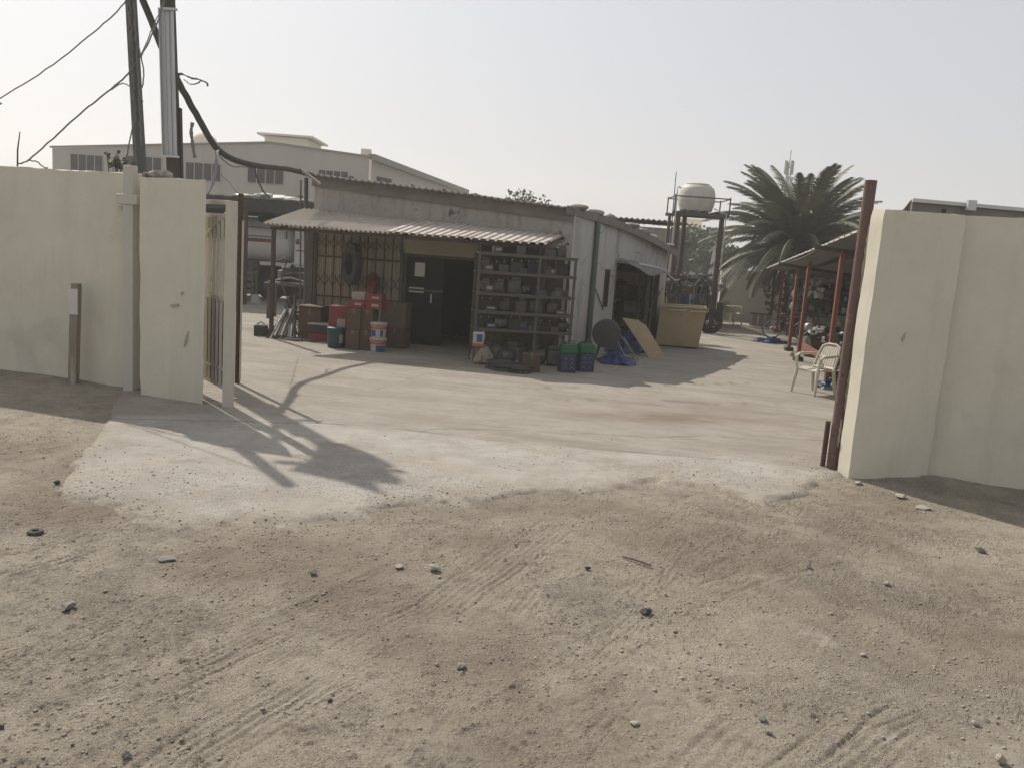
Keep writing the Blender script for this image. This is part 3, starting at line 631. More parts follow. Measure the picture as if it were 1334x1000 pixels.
# unseen panel added on the post, its outline shaped to throw the wide apron shadow
def from_shadow(px, py, Y):                       # the point at depth Y that throws its shadow on that spot of the yard
    g = G(px, py); h = (Y - g.y) / .85; return V(g.x - .62 * h, Y, h)
t2 = thing('shadow_panel', 'unseen bent sheet added on the channel post to throw the apron shadow', 'metal sheet', top2)
m = MB()
for q in (((372, 612), (386, 594), (398, 577), (430, 583), (464, 597), (492, 613), (446, 621)), ((428, 598), (452, 612), (470, 652), (425, 636), (350, 618), (372, 606))):
    m.prism([from_shadow(x, y, 12.95 + .04 * (len(q) == 6)) for x, y in q], (0, .03, 0))
m.build('sheet', 'zinc', t2)
m = MB(); m.beam(top2 + V(-.9, .1, -.35), top2 + V(.25, .1, -.3), .06, .07); m.build('crossarm', 'post_wood', t2)
hose = [AY(x, y, Y) for x, y, Y in ((170, -40, 12.6), (184, -5, 12.9), (200, 35, 13.1), (216, 75, 13.15), (235, 112, 13.2), (252, 143, 13.3), (266, 168, 13.5), (281, 192, 13.9), (300, 206, 14.4), (325, 214, 15.0), (352, 218, 15.9), (378, 221, 16.6), (408, 229, 17.3))]
tag(MB().tube(wob(hose, .004, 3), .052, 10).build('hose', 'black_rubber', origin=hose[0], smooth=True), 'thick black hose sagging from the pole top down to the shop roof', 'hose')
def wire(pts, r, label, seed, mat='cable_grey', name='wire', cat='wire', a=.006):
    pts = [AY(*p) for p in pts]
    return tag(MB().tube(wob(pts, a, seed), r * .8, 6).build(name, mat, origin=pts[0], smooth=True), label, cat)
wire([(-900, 330, 26), (-420, 275, 19), (-60, 160, 13.2), (0, 128, 12.3), (60, 91, 11.8), (115, 48, 11.3), (150, 18, 11.0), (168, -4, 10.9)], .011, 'upper grey wire rising across the sky to the top of the slim dark pole', 1)
wire([(22, 214, 11.3), (38, 208, 11.2), (75, 175, 11.1), (110, 144, 11.0), (140, 120, 10.95), (158, 105, 10.9), (172, 90, 10.85), (190, 62, 11.1), (208, 22, 11.4), (213, 2, 11.5)], .013, 'lower grey wire climbing from the wall top past the slim dark pole', 2)
wire([(145, 117, 10.9), (157, 110, 10.88), (166, 111, 10.86), (176, 118, 10.82)], .009, 'short wire branching to the slim dark pole', 3)
wire([(36, 209, 11.2), (48, 211, 11.2), (55, 217, 11.15), (62, 219, 11.1)], .011, 'short stiff wire end lying along the wall top', 4)
wire([(168, 92, 10.85), (182, 75, 11.0), (196, 42, 11.3), (211, 12, 11.6)], .009, 'thin wire running between the slim dark pole and the channel post', 5)
wire([(285, 203, 13.6), (300, 216, 14.2), (318, 218, 14.8), (340, 219, 15.5)], .012, 'thin cable slung just under the thick hose', 6)
wire([(288, 228, 13.6), (300, 240, 14.5), (318, 262, 16)], .006, 'thin cord hanging below the hose towards the truck shelter', 7)
wire([(331, 217, 15.2), (335, 232, 15.2), (343, 250, 15.2), (351, 258, 15.2)], .02, 'dark strap hanging from the hose over the truck shelter', 8, 'black_rubber', 'strap', 'strap')
def ribbon(pts, w, label, mat, name='strap', cat='strap', seed=0):
    m = MB(); P = [AY(*p) for p in pts]; P = wob(P, .003, seed, 4); n = len(P)
    for i in range(n - 1): m.beam(P[i], P[i + 1] + (P[i + 1] - P[i]) * .05, w * (1 + .2 * math.sin(i * 1.7 + seed)), .012, up=(0, 1, 0))
    return tag(m.build(name, mat, origin=P[0]), label, cat)
ribbon([(251, 160, 12.45), (249, 172, 12.45), (251, 188, 12.45), (254, 206, 12.45)], .045, 'dark strip of rubber dangling from the hose above the gate pillar', 'cable_grey', seed=1)
ribbon([(283, 196, 13.35), (282, 212, 13.0), (280, 228, 12.5), (276, 243, 12.0), (272, 252, 11.3)], .055, 'long grey strap hanging from the hose to the top of the barred gate', 'cable_grey', seed=2)
m = MB(); P = wob([AY(x, y, 12.6) for x, y in ((231, 97), (238, 97), (246, 101), (254, 103), (262, 105), (269, 108), (271, 113))], .006, 3, 5)
n = len(P) - 1
for k in range(n): m.beam(P[k], P[k + 1] + (P[k + 1] - P[k]) * .1, .012, .13 * (1 - .75 * (k / n)) * (1 + .3 * math.sin(k * 1.9)), up=(0, 1, 0))
P2 = wob([AY(x, y, 12.62) for x, y in ((240, 104), (248, 110), (257, 109), (262, 105))], .004, 4, 4)
for k in range(len(P2) - 1): m.beam(P2[k], P2[k + 1], .01, .03, up=(0, 1, 0))
tag(m.build('rag', 'rag', origin=P[0]), 'torn reddish rag fluttering from the channel post', 'rag')
m = MB(); q = AY(22, 214, 11.2); m.tube([q - V(0, 0, .25), AY(23, 195, 11.2), AY(26, 172, 11.2)], [.012, .01, .006], 6)
tag(m.build('rod', 'rust_brown', origin=q), 'thin rusty rod sticking up behind the wall top', 'rod')
def weed(px, py, top, lab, seed, Y=10.75):
    rr = random.Random(seed); b = AY(px, py, Y); o = thing('dry_weed', lab, 'plant', b - V(0, 0, .4)); h = (py - top) * S(b); m = MB(); lf = MB()
    for k in range(5):
        tip = b + V(rr.uniform(-.14, .14), rr.uniform(-.08, .08), h * rr.uniform(.6, 1)); pts = [b - V(0, 0, .4), b.lerp(tip, .5) + V(rr.uniform(-.04, .04), 0, 0), tip]; m.tube(pts, [.007, .005, .003], 5)
        for j in range(9):
            c = b.lerp(tip, rr.uniform(.2, 1)); d = Vector((rr.uniform(-1, 1), rr.uniform(-1, 1), rr.uniform(-.5, 1))).normalized() * .05; u = d.orthogonal() * .35
            lf.add([c, c + d * .5 + u, c + d, c + d * .5 - u], [(0, 1, 2, 3)])
    m.build('stem', 'stick', o); lf.build('leaves', 'leaf_tree', o)
weed(146, 222, 195, 'small dry weed growing behind the wall beside the slim dark pole', 1)
weed(156, 222, 208, 'low grey weed growing behind the wall nearest the slim dark pole', 2)
for k, (px, py, w, h) in enumerate(((205, 228, 24, 12), (216, 226, 20, 13), (192, 226, 14, 9))):
    p = AY(px, py, 10.05); s = S(p)
    tag(MB().blob((p.x, p.y, 2.6 + h * s * .35), (w * s / 2, .1, h * s / 2), 40 + k, .2, 3).build('rubble_lump', 'plaster_grey', origin=p), ['flat grey lump of rubble on the pillar top below the channel', 'grey lump of rubble on the pillar top against the channel post', 'small lump of rubble on the pillar top beside the slim dark pole'][k], 'rubble')

# ------------------------------------------------------------------ open barred gate on the near side
fp = V(-3.32, 9.58, 0); bk = V(-4.15, 10.52, 0); gd = (bk - fp).normalized(); gl = (bk - fp).length
t = thing('barred_gate', 'open cream steel gate leaf of upright bars behind the scuffed pillar', 'gate', fp)
MB().box(fp + V(0, 0, 1.18), (.125, .055, 2.40), -.15).build('front_stile', 'gate_paint', t, bevel=.005)
MB().beam(bk + V(0, 0, .1), bk + V(0, 0, 2.45), .06, .06).build('rear_stile', 'gate_paint', t, bevel=.004)
for z, r in ((2.36, .05), (2.2, .04), (1.25, .045), (.42, .035), (.22, .04)): MB().beam(fp + gd * .05 + V(0, 0, z), bk + V(0, 0, z + .02), r * .7, r).build('rail', 'gate_paint', t, bevel=.003)
for k in range(9): q = fp + gd * (.13 + k * (gl - .2) / 9); MB().beam(q + V(0, 0, .22), q + V(0, 0, 2.2), .036, .022).build('bar', 'gate_paint', t)
sd2 = V(-gd.y, gd.x, 0) * -.03; m = MB(); m.prism([fp + gd * .1 + sd2 + V(0, 0, .24), bk + sd2 + V(0, 0, .24), bk + sd2 + V(0, 0, 1.24), fp + gd * .1 + sd2 + V(0, 0, 1.24)], sd2 * .2); m.build('rusty_sheet', 'rust_brown', t)
m = MB(); m.prism([fp + gd * .1 + sd2 + V(0, 0, 1.95), bk + sd2 + V(0, 0, 1.95), bk + sd2 + V(0, 0, 2.19), fp + gd * .1 + sd2 + V(0, 0, 2.19)], sd2 * .2); m.build('head_sheet', 'gate_paint', t)
MB().beam(fp + gd * .05 + V(0, 0, 2.28), fp + gd * .75 + V(0, -.02, 1.98), .03, .035).build('brace', 'gate_paint', t)
b = G(309, 500); tp = AY(308, 252, b.y)
t = thing('gate_stop_pole', 'thin dark rusty pole standing just behind the open barred gate', 'pole', b)
MB().tube([b - V(0, 0, .1), V(b.x, b.y, tp.z)], .034, 10).build('shaft', 'rust_brown', t, smooth=True)
MB().tube([b + V(.045, -.03, .05), V(b.x + .045, b.y - .03, tp.z - .35)], .014, 8).build('side_rod', 'gate_paint', t, smooth=True)
# beam of the gate head with sheet remnants, tied between the pillar and the pole
g0 = AY(272, 262, 9.85); g1_ = AY(306, 258, 11.1)

# ------------------------------------------------------------------ rusty gate pipe on the far side
b = G(1092, 612); tp = AY(1142, 235, b.y)
b = b + V(-.045, .06, 0)
t = thing('gate_pipe', 'tall rusty red steel pipe with peeling paint beside the sunlit pillar', 'pipe', b)
MB().tube([b - V(0, 0, .1), b + V(0, 0, 1.2), V(tp.x - .03, b.y, tp.z)], .059, 20).build('shaft', 'rust_red', t, smooth=True)
def peel(z0, z1, ang, w, seed):
    m = MB(); rr = random.Random(seed); n = 14; L = []; Rr = []
    for k in range(n + 1):
        z = z0 + (z1 - z0) * k / n; ww = w * (.35 + .65 * math.sin(math.pi * (k + .3) / (n + .6))) * rr.uniform(.6, 1.2); a0 = ang + rr.uniform(-.06, .06)
        L.append([b + V(math.cos(a0 + ww * q) * .0615, math.sin(a0 + ww * q) * .0615, z) for q in (-1, -.5, 0, .5, 1)])
    vs = [p for row in L for p in row]; m.add(vs, [(k * 5 + j, k * 5 + j + 1, k * 5 + j + 6, k * 5 + j + 5) for k in range(n) for j in range(4)]); return m.build('paint_flake', 'peeled_paint', t)
for z0, z1, an, w, sd in ((1.85, 2.55, -1.15, .26, 1), (1.2, 1.75, -1.0, .16, 2), (.62, 1.1, -1.1, .2, 3), (.25, .55, -1.45, .2, 4), (.9, 1.15, -1.0, .15, 5)): peel(z0, z1, an, w, sd)
t = thing('gate_side_pipe', 'short rusty pipe standing against the tall rusty pipe', 'pipe', b + V(-.085, .06, 0))
MB().tube([b + V(-.085, .05, 0), b + V(-.085, .05, .50)], .026, 12).build('shaft', 'rust_brown', t, smooth=True)
MB().box(b + V(-.10, .03, .45), (.03, .02, .06)).build('lug', 'rust_brown', t)
# leaf folded back behind the pillar
e0 = V(3.60, 8.70, 0); e1 = V(4.62, 10.9, 0); ed = (e1 - e0).normalized()
t = thing('steel_gate', 'rusty brown steel gate leaf folded back beside the tall pipe', 'gate', e0)
for q, nm in ((e0, 'hinge_stile'), (e1, 'free_stile')): MB().beam(q + V(0, 0, .1), q + V(0, 0, 2.55), .075, .05).build(nm, 'rust_brown', t, bevel=.004)
for z in (2.5, 1.3, .18): MB().beam(e0 + V(0, 0, z), e1 + V(0, 0, z), .05, .05).build('rail', 'rust_brown', t)
for k in range(12): q = e0 + ed * (.15 + k * .185); MB().beam(q + V(0, 0, .18), q + V(0, 0, 2.5), .022, .022).build('bar', 'rust_brown', t)
MB().beam(e0 + V(-.03, -.02, 2.0), e0 + V(-.03, -.02, 2.42), .03, .02).build('hinge', 'rust_red', t)
for z in (.75, 1.6): MB().tube([e0 + V(-.07, -.02, z), e0 + V(.04, 0, z)], .02, 8).build('hinge', 'rust_red', t)


# ================================================================== the shop
SF = V(-4.35, 17.55, 0); SA = V(AY(739, 400, 16.72).x, 16.72, 0); SB = V(AY(864, 400, 21.8).x, 21.8, 0)
sd_ = (SA - SF).normalized(); sn = V(sd_.y, -sd_.x, 0)          # sn points to the street
SRZ = math.atan2(sd_.y, sd_.x)
def FP(px, py, off=0.0): return PLN(px, py, SF, SA, off)
wd_ = (SB - SA).normalized(); wn = V(wd_.y, -wd_.x, 0)
def SP(px, py, off=0.0): return PLN(px, py, SA, SB, off)
def U(p): return (p - SF).dot(sd_)
def fr(u, off, z): return SF + sd_ * u + sn * off + V(0, 0, z)   # point in shop-front coordinates
def fbox(m, u0, u1, z0, z1, o0, o1, mi=0):
    c = fr((u0 + u1) / 2, (o0 + o1) / 2, (z0 + z1) / 2); return m.box(c, (abs(u1 - u0), abs(o1 - o0), abs(z1 - z0)), SRZ, mi=mi)
LEN = (SA - SF).length
shop = thing('workshop_building', 'low plastered workshop with a sagging metal roof and a corrugated awning', 'workshop', SF)
uG0, uG1 = U(FP(410, 360)), U(FP(525, 360)); uD0, uD1 = U(FP(527, 400)), U(FP(616, 400))
zD = FP(570, 333).z; zAw = 2.62
m = MB(); n_ = -sn
zL, zR = 3.32, 2.92
# front wall above openings (sloping top), the piece right of the door, the narrow pier on the near end
m.prism([fr(-.02, 0, 2.32), fr(LEN, 0, 2.32), fr(LEN, 0, zR), fr(-.02, 0, zL)], n_ * .18)
fbox(m, uD1 + .03, LEN, -.1, 2.318, 0, -.18); fbox(m, -.02, uG0 - .02, -.1, 2.318, 0, -.18)
fbox(m, uG0 - .02, uG1 + .02, 2.2, 2.318, -.003, -.177)
m.build('front_wall', 'plaster_grey', shop)
# long side wall with the open bay
tB0, tB1 = (SP(800, 380) - SA).dot(wd_), (SP(858, 380) - SA).dot(wd_)
tL = (SB - SA).length; zB = 2.0
def sw(t, off, z): return SA + wd_ * t + wn * off + V(0, 0, z)
m = MB()
def top(t): return zR + (2.30 - zR) * (t / tL) + .12 * math.sin(math.pi * t / tL)
m.prism([sw(.0, 0, -.1), sw(tB0, 0, -.1), sw(tB0, 0, top(tB0)), sw(tB0 / 2, 0, top(tB0 / 2)), sw(0, 0, top(0))], -wn * .18)
m.prism([sw(tB0 + .002, 0, zB), sw(tB1 - .002, 0, zB - .06), sw(tB1 - .002, 0, top(tB1)), sw((tB0 + tB1) / 2, 0, top((tB0 + tB1) / 2)), sw(tB0 + .002, 0, top(tB0))], -wn * .178)
m.prism([sw(tB1, 0, -.1), sw(tL, 0, -.1), sw(tL, 0, top(tL)), sw(tB1, 0, top(tB1))], -wn * .18)
m.build('side_wall', 'plaster_white', shop)
# back and left walls, near-black inner lining added in place of indoor shade
BL = SF + n_ * 5.6 + V(.3, 0, 0); BR = SB - wd_ * .25 - wn * .15
m = MB()
m.prism([SF + V(.18, -.05, -.1) + n_ * .2, BL + V(.18, 0, -.1), BL + V(.18, 0, 3.2), SF + V(.18, -.05, 3.25) + n_ * .2], (-.18, 0, 0))
m.prism([BL + V(0, 0, -.1), BR + V(0, 0, -.1), BR + V(0, 0, 2.2), BL + V(0, 0, 3.0)], (0, .18, 0))
m.build('rear_wall', 'plaster_grey', shop)
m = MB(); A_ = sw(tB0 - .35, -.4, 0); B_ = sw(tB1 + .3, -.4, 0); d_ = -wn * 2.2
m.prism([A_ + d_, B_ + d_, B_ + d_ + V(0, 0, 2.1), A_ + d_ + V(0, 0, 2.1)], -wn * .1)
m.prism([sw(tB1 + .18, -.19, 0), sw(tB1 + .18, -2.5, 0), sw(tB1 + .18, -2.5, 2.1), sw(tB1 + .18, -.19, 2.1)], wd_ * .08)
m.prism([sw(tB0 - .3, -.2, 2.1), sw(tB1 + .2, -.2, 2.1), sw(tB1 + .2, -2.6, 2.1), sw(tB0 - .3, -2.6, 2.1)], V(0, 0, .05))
m.build('bay_shade_lining', 'interior', shop)
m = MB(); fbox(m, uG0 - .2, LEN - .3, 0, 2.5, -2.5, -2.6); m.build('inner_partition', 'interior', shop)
# roof: sagging corrugated sheets with a ragged side eave
RFL, RFR = AY(381, 223, 17.3), AY(738, 270, 16.47); RBR = sw(tL + .1, .22, top(tL) + .06); RBL = BL + V(-.35, .3, 3.12)
def Proof(u, v):
    a = RFL.lerp(RFR, u); b = RBL.lerp(RBR, u); p = a.lerp(b, v); p.z += .13 * math.sin(math.pi * v); return p
m = MB(); m.sheet(Proof, 170, 10, .03, lambda u, v: .014 * math.sin(u * 170 * math.pi / 2) + .03 * (float(fbm(np.array([u * 9]), np.array([v * 9]), 301, 3)[0])))
roof = m.build('roof', 'roof_metal', shop)
m = MB(); m.beam(fr(-.05, .045, zL - .08), fr(LEN, .045, zR - .06), .05, .26)
for k in range(9): u = .15 + k * (LEN - .2) / 8; z = zL + (zR - zL) * u / LEN; m.beam(fr(u, .16, z + .06), fr(u, .03, z + .06), .06, .06)
m.build('eave_beam', 'roof_metal', shop)
m = MB(); e_ = [Proof(1.0, k / 10) for k in range(11)]
for a_, b_ in zip(e_[:-1], e_[1:]): m.prism([a_ + wn * .005 + V(0, 0, .03), b_ + wn * .005 + V(0, 0, .03), b_ + wn * .005 + V(0, 0, -.13), a_ + wn * .005 + V(0, 0, -.13)], wn * .04)
m.build('side_fascia', 'roof_metal', shop)
# awning
AL, AR = AY(396, 273, 17.42), FP(735, 307, .03); EL, ER = AY(342, 292, 16.15), AY(713, 318, 15.1)
def awn(u0, u1, mat, nm, dz):
    m = MB(); wide = mat == 'awning_pale'; nw = max(4, int((38 if wide else 62) * (u1 - u0)))
    def P(u, v):
        uu = u0 + (u1 - u0) * u; p = AL.lerp(AR, uu).lerp(EL.lerp(ER, uu), v); p.z += dz; return p
    m.sheet(P, nw * 8, 4, .004, lambda u, v: (.017 * max(-1, min(1, 2.2 * math.sin(u * nw * 2 * math.pi) + 1.0)) if wide else .02 * math.sin(u * nw * 2 * math.pi)) + .006 * math.sin(u * 5 + v * 2))
    return m.build(nm, mat, aw)
aw = bpy.data.objects.new('awning', None); COL.objects.link(aw); aw.parent = shop; MW[aw.name] = MW[shop.name]
awn(0, .24, 'awning_tan', 'roof_sheet', .012); awn(.235, .46, 'awning_tan', 'roof_sheet', 0); awn(.455, .73, 'awning_pale', 'roof_sheet', .012); awn(.725, 1.0, 'awning_pale', 'roof_sheet', 0)
m = MB(); e_ = V(0, .05, -.06); m.beam(EL + e_ + V(.12, .1, 0), ER + e_ + V(-.05, .1, 0), .05, .06); m.beam(AL + V(0, -.03, -.07), AR + V(0, -.05, -.06), .05, .06)
for k in range(5): u = .06 + k * .22; m.beam(AL.lerp(AR, u) + V(0, -.04, -.065), EL.lerp(ER, u) + V(0, .12, -.06), .04, .05)
m.build('awning_frame', 'dark_bar', aw)
for (px, py), (qx, qy) in (((353, 441), (357, 294)), ((696, 476), (712, 322))):
    b = G(px, py); q = AY(qx, qy, b.y); MB().beam(V(b.x, b.y, -.05), V(q.x, b.y, q.z - .02), .075, .075).build('post', 'steel_grey' if px > 500 else 'dark_bar', aw, bevel=.005)
# grille, sheet behind it, door, board over the door
m = MB(); m.sheet(lambda u, v: fr(uG0 + (uG1 - uG0) * u, -.10 + .012 * math.sin(u * 60 * math.pi), 2.25 * v), 240, 2, .01)
pan = MB(); fbox(pan, uG0, uG1, -.05, 2.25, -.09, -.12)
nb = 22
for k in range(nb): u = uG0 + (uG1 - uG0) * (k + .5) / nb; fbox(pan, u - (uG1 - uG0) / nb * .3, u + (uG1 - uG0) / nb * .3, -.05, 2.25, -.089, -.075)
pan.build('backing_sheet', 'beige_sheet', shop)
m = MB(); nbar = 11; W_ = uG1 - uG0
for k in range(nbar): u = uG0 + .05 + (W_ - .1) * k / (nbar - 1); fbox(m, u - .011, u + .011, .05, 2.24, .0, .03)
for py in (337, 389): z = FP(465, py).z; fbox(m, uG0 + .02, uG1 - .02, z - .016, z + .016, -.022, .0)
for py, h in ((319, .20), (367, .26)):
    z = FP(465, py).z
    for k in range(nbar - 1):
        u = uG0 + .05 + (W_ - .1) * k / (nbar - 1); u2 = u + (W_ - .1) / (nbar - 1)
        for a_, b_ in ((0, 1), (1, 0)):
            m.beam(fr(u, .036, z + h * (a_ - .5)), fr(u2, .036, z + h * (b_ - .5)), .008, .024, up=sn); m.beam(fr(u, .044, z + h * (a_ - .5) * .0 ), fr(u2, .044, z + h * (b_ - .5) * .0 + .0), .004, .008, up=sn) if False else None
m.build('folding_grille', 'dark_bar', shop)
m = MB(); fbox(m, uD1 + .1, LEN - .12, .05, 2.18, .004, .03); m.build('shade_backing', 'dark_bar', shop)  # added dark panel standing in for the shade on the wall behind the rack
m = MB(); fbox(m, uG0 - .16, uG0 - .03, 0, 2.55, .002, .06); m.build('corner_pipe', 'steel_grey', shop)
m = MB(); fbox(m, uD0 - .06, uD1 + .04, zD, FP(570, 309).z + .06, .004, .035); m.build('sign_board', 'beige_board', shop, bevel=.003)
m = MB(); fbox(m, uD1, uD1 + .07, 0, zD, .005, -.12); fbox(m, uD0 - .05, uD0, 0, zD, .005, -.12); fbox(m, uD0, uD1, zD - .06, zD - .004, .0, -.12); m.build('door_frame', 'steel_grey', shop)
uDm = U(FP(575, 400))
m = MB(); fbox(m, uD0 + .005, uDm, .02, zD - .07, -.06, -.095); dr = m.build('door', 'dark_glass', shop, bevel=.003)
for x0, x1, y0, y1 in ((540, 552, 342, 361), (532, 551, 374, 382)):
    a, b = FP(x0, y0), FP(x1, y1); m = MB(); fbox(m, U(a), U(b), b.z, a.z, -.058, -.056); m.build('notice', 'paper', dr)
a = FP(561, 385); m = MB(); fbox(m, U(a) - .015, U(a) + .015, a.z - .16, a.z + .02, -.058, -.03); m.build('handle', 'zinc', dr, bevel=.004)
m = MB(); fbox(m, uD0 + .005, uDm, 1.12, 1.17, -.058, -.05); m.build('push_rail', 'steel_grey', dr)
m = MB(); a = FP(523, 380); fbox(m, U(a) - .02, U(a) + .02, .1, 1.95, .04, .075); m.build('grille_stile', 'steel_grey', shop)
# side wall fittings
a, b = SP(776, 292), SP(765, 440); c = (a - SA).dot(wd_)
MB().tube([sw(c, .06, .0), sw(c, .06, 2.72), sw(c, .02, 2.86)], .055, 10).build('drainpipe', 'drain_green', shop, smooth=True)
t0 = (SP(786, 380) - SA).dot(wd_); t1 = (SP(792, 380) - SA).dot(wd_); z0 = SP(787, 400).z; z1 = SP(790, 351).z
m = MB()
m.prism([sw(t0, .004, z0), sw(t1, .004, z0), sw(t1, .004, z1), sw(t0, .004, z1)], wn * .015); wf = m.build('window', 'dark_bar', shop)
m = MB(); m.prism([sw(t0 + .06, .02, z0 + .05), sw(t1 - .06, .02, z0 + .05), sw(t1 - .06, .02, z1 - .05), sw(t0 + .06, .02, z1 - .05)], wn * .004); m.build('pane', 'window_glass', wf)
m = MB(); m.tube([sw(c + .05, .03, 1.55), sw(t0 - .1, .03, 1.05), sw(t0, .03, .95)], .012, 6); m.build('conduit', 'black_rubber', shop)
# torn sheet and pipe over the bay
bt = MB(); q0 = sw(tB0 - .05, .05, zB + .10); q1 = sw(tB1 - .1, .05, zB - .05)
bt.sheet(lambda u, v: q0.lerp(q1, u) + wn * (.55 * v) + V(0, 0, -.22 * v - .06 * math.sin(u * 7) * v), 24, 6, .012, lambda u, v: .05 * float(fbm(np.array([u * 6]), np.array([v * 5]), 321, 3)[0]))
bt.build('bay_canopy', 'shed_sheet', shop)
MB().tube(wob([q0 + wn * .5 + V(0, 0, -.1), q0.lerp(q1, .4) + wn * .62 + V(0, 0, -.12), q0.lerp(q1, .75) + wn * .6 + V(0, 0, -.3), q1 + wn * .5 + V(0, 0, -.25)], .004, 4), .022, 8).build('canopy_rail', 'zinc', shop, smooth=True)
for t_ in (tB0 + .08, tB1 - .05): MB().beam(sw(t_, -.05, -.05), sw(t_, -.05, zB), .09, .09).build('bay_post', 'steel_grey', shop)

# weights lying along the ragged roof edge
for k, v in enumerate((.10, .24, .38, .52, .66, .80, .92)):
    p = Proof(.992 - .01 * (k % 3), v) + V(0, 0, .06)
    tag(MB().blob(p, (.16 + .04 * (k % 2), .22, .075 + .02 * (k % 3)), 60 + k, .2, 2, .8).build('roof_weight', 'rock_grey' if k % 2 else 'sack', origin=p), ORD[k] + ' lump of rubble holding down the sagging workshop roof, counted from the street', 'rubble', 'lumps of rubble on the workshop roof')
# loose timber on the near roof corner
p0, p1_ = AY(392, 221, 16.9), AY(417, 240, 16.6); tag(MB().beam(p0, p1_, .05, .045).build('plank', 'old_timber', origin=p0), 'short plank sticking down from the workshop roof corner under the hose', 'plank')

# ------------------------------------------------------------------ things against the shop front
def tyre_proto(name, label, R=.42, w=.19, rim=False):
    t = thing(name, label, 'tyre'); m = MB()
    m.lathe([(R * .56, -w * .42), (R * .62, -w * .5), (R * .86, -w * .52), (R * .97, -w * .40), (R, -w * .2), (R, w * .2), (R * .97, w * .40), (R * .86, w * .52), (R * .62, w * .5), (R * .56, w * .42), (R * .56, -w * .42)], 40, close=False)
    for k in range(36):
        a = 2 * math.pi * k / 36; m.box((math.cos(a) * R, math.sin(a) * R, 0), (.02, R * .09, w * .8), mat=Matrix.Rotation(a, 3, 'Z') @ Matrix.Rotation(.25, 3, 'X'))
    m.build('tread', 'tyre', t, smooth=True)
    return t
t = tyre_proto('tyre', 'worn black tyre hanging on the folding grille', .42, .17)
c = FP(459, 344, .30); t.location = c; t.rotation_euler = (Matrix.Rotation(R_(-50), 3, 'Z') @ Matrix(((sd_.x, 0, -sn.x), (sd_.y, 0, -sn.y), (0, 1, 0)))).to_euler()
# fire extinguisher
c = FP(486, 374, .12); t = thing('fire_extinguisher', 'red fire extinguisher hung on the grille beside the tyre', 'extinguisher', V(c.x, c.y, c.z - .2))
MB().lathe([(.01, -.02), (.07, -.02), (.082, 0), (.082, .30), (.07, .345), (.03, .37), (.025, .40)], 20, Matrix.Translation(V(c.x, c.y, c.z - .2))).build('cylinder', 'red_paint', t, smooth=True)
MB().tube([c + V(0, 0, .19), c + V(.02, -.02, .25), c + V(.09, -.03, .27)], .012, 8).build('handle', 'black_plastic', t)
MB().tube(wob([c + V(.03, -.02, .21), c + V(.12, -.03, .16), c + V(.105, -.04, -.06)], .001, 1), .011, 8).build('nozzle_hose', 'black_rubber', t, smooth=True)
a, b = FP(478, 356, .06), FP(494, 362, .06)
t = thing('extinguisher_sign', 'small red sign board fixed on the grille over the extinguisher', 'sign', (a + b) / 2)
m = MB(); m.prism([FP(477, 362, .06), FP(486, 354, .06), FP(495, 362, .06), FP(495, 367, .06), FP(477, 367, .06)], -sn * .01); m.build('board', 'red_paint', t)

def cbox(name, label, cat, l, r, base, tp_, mat, depth=.35, rz=SRZ, z0=0.0, group=None, tape=True, Y=None, bevel=.006):
    """closed carton: front face centre measured on the ground (or at height z0)"""
    c = G((l + r) / 2, base, z0); s = S(c); wd = (r - l) * s; h = (base - tp_) * s * 1.01
    bk_ = V(-math.sin(rz), math.cos(rz), 0)
    t = thing(name, label, cat, c, rz, group); cc = c + bk_ * depth / 2 + V(0, 0, h / 2)
    body = MB().box(cc, (wd, depth, h), rz).build('body', mat, t, bevel=bevel)
    if tape:
        MB().box(c + bk_ * depth / 2 + V(0, 0, h + .001), (.05, depth * 1.01, .003), rz).build('tape', 'tape', t)
        MB().box(c - bk_ * .001 + V(0, 0, h * .88), (.05, .003, h * .24), rz).build('tape', 'tape', t)
    t['h'] = h; return t
def topz(t): return t.location.z + t['h']
BC = 'boxes stacked in front of the workshop'
cbox('carton', 'tall brown carton with a pale top beside the leaning metal pipes', 'carton', 387, 417, 443, 401, 'carton', .5, group=BC)
o = bpy.data.objects['carton']; c = o.location; MB().box((c.x + .05, c.y + .22, o['h'] + .02), (.52, .56, .018), SRZ).build('lid_sheet', 'carton_pale', o)
b1 = cbox('carton', 'brown carton at the bottom of the twin stack behind the pails', 'carton', 449, 467, 457, 430, 'carton', .36, group=BC)
b2 = cbox('carton', 'brown carton at the bottom of the twin stack, touching the striped pails', 'carton', 467.5, 483, 458, 431, 'carton', .36, group=BC)
for bb, l, r, lab in ((b1, 449, 466, 'brown carton on top of the twin stack under the red boxes'), (b2, 467, 482, 'brown carton on top of the twin stack nearest the striped pails')):
    q = bb.location; t = copy_tree(bb); t.location = q + V(.012, .01, bb['h'] + .002); t['label'] = lab
b3 = cbox('carton', 'large brown carton at the floor by the dark doorway', 'carton', 499, 526, 455, 428, 'carton', .45, group=BC)
t = cbox('carton', 'brown carton on the large carton by the dark doorway', 'carton', 499, 524, 428, 402, 'carton_pale', .4, group=BC); t.location = b3.location + V(-.02, .03, b3['h'] + .002)
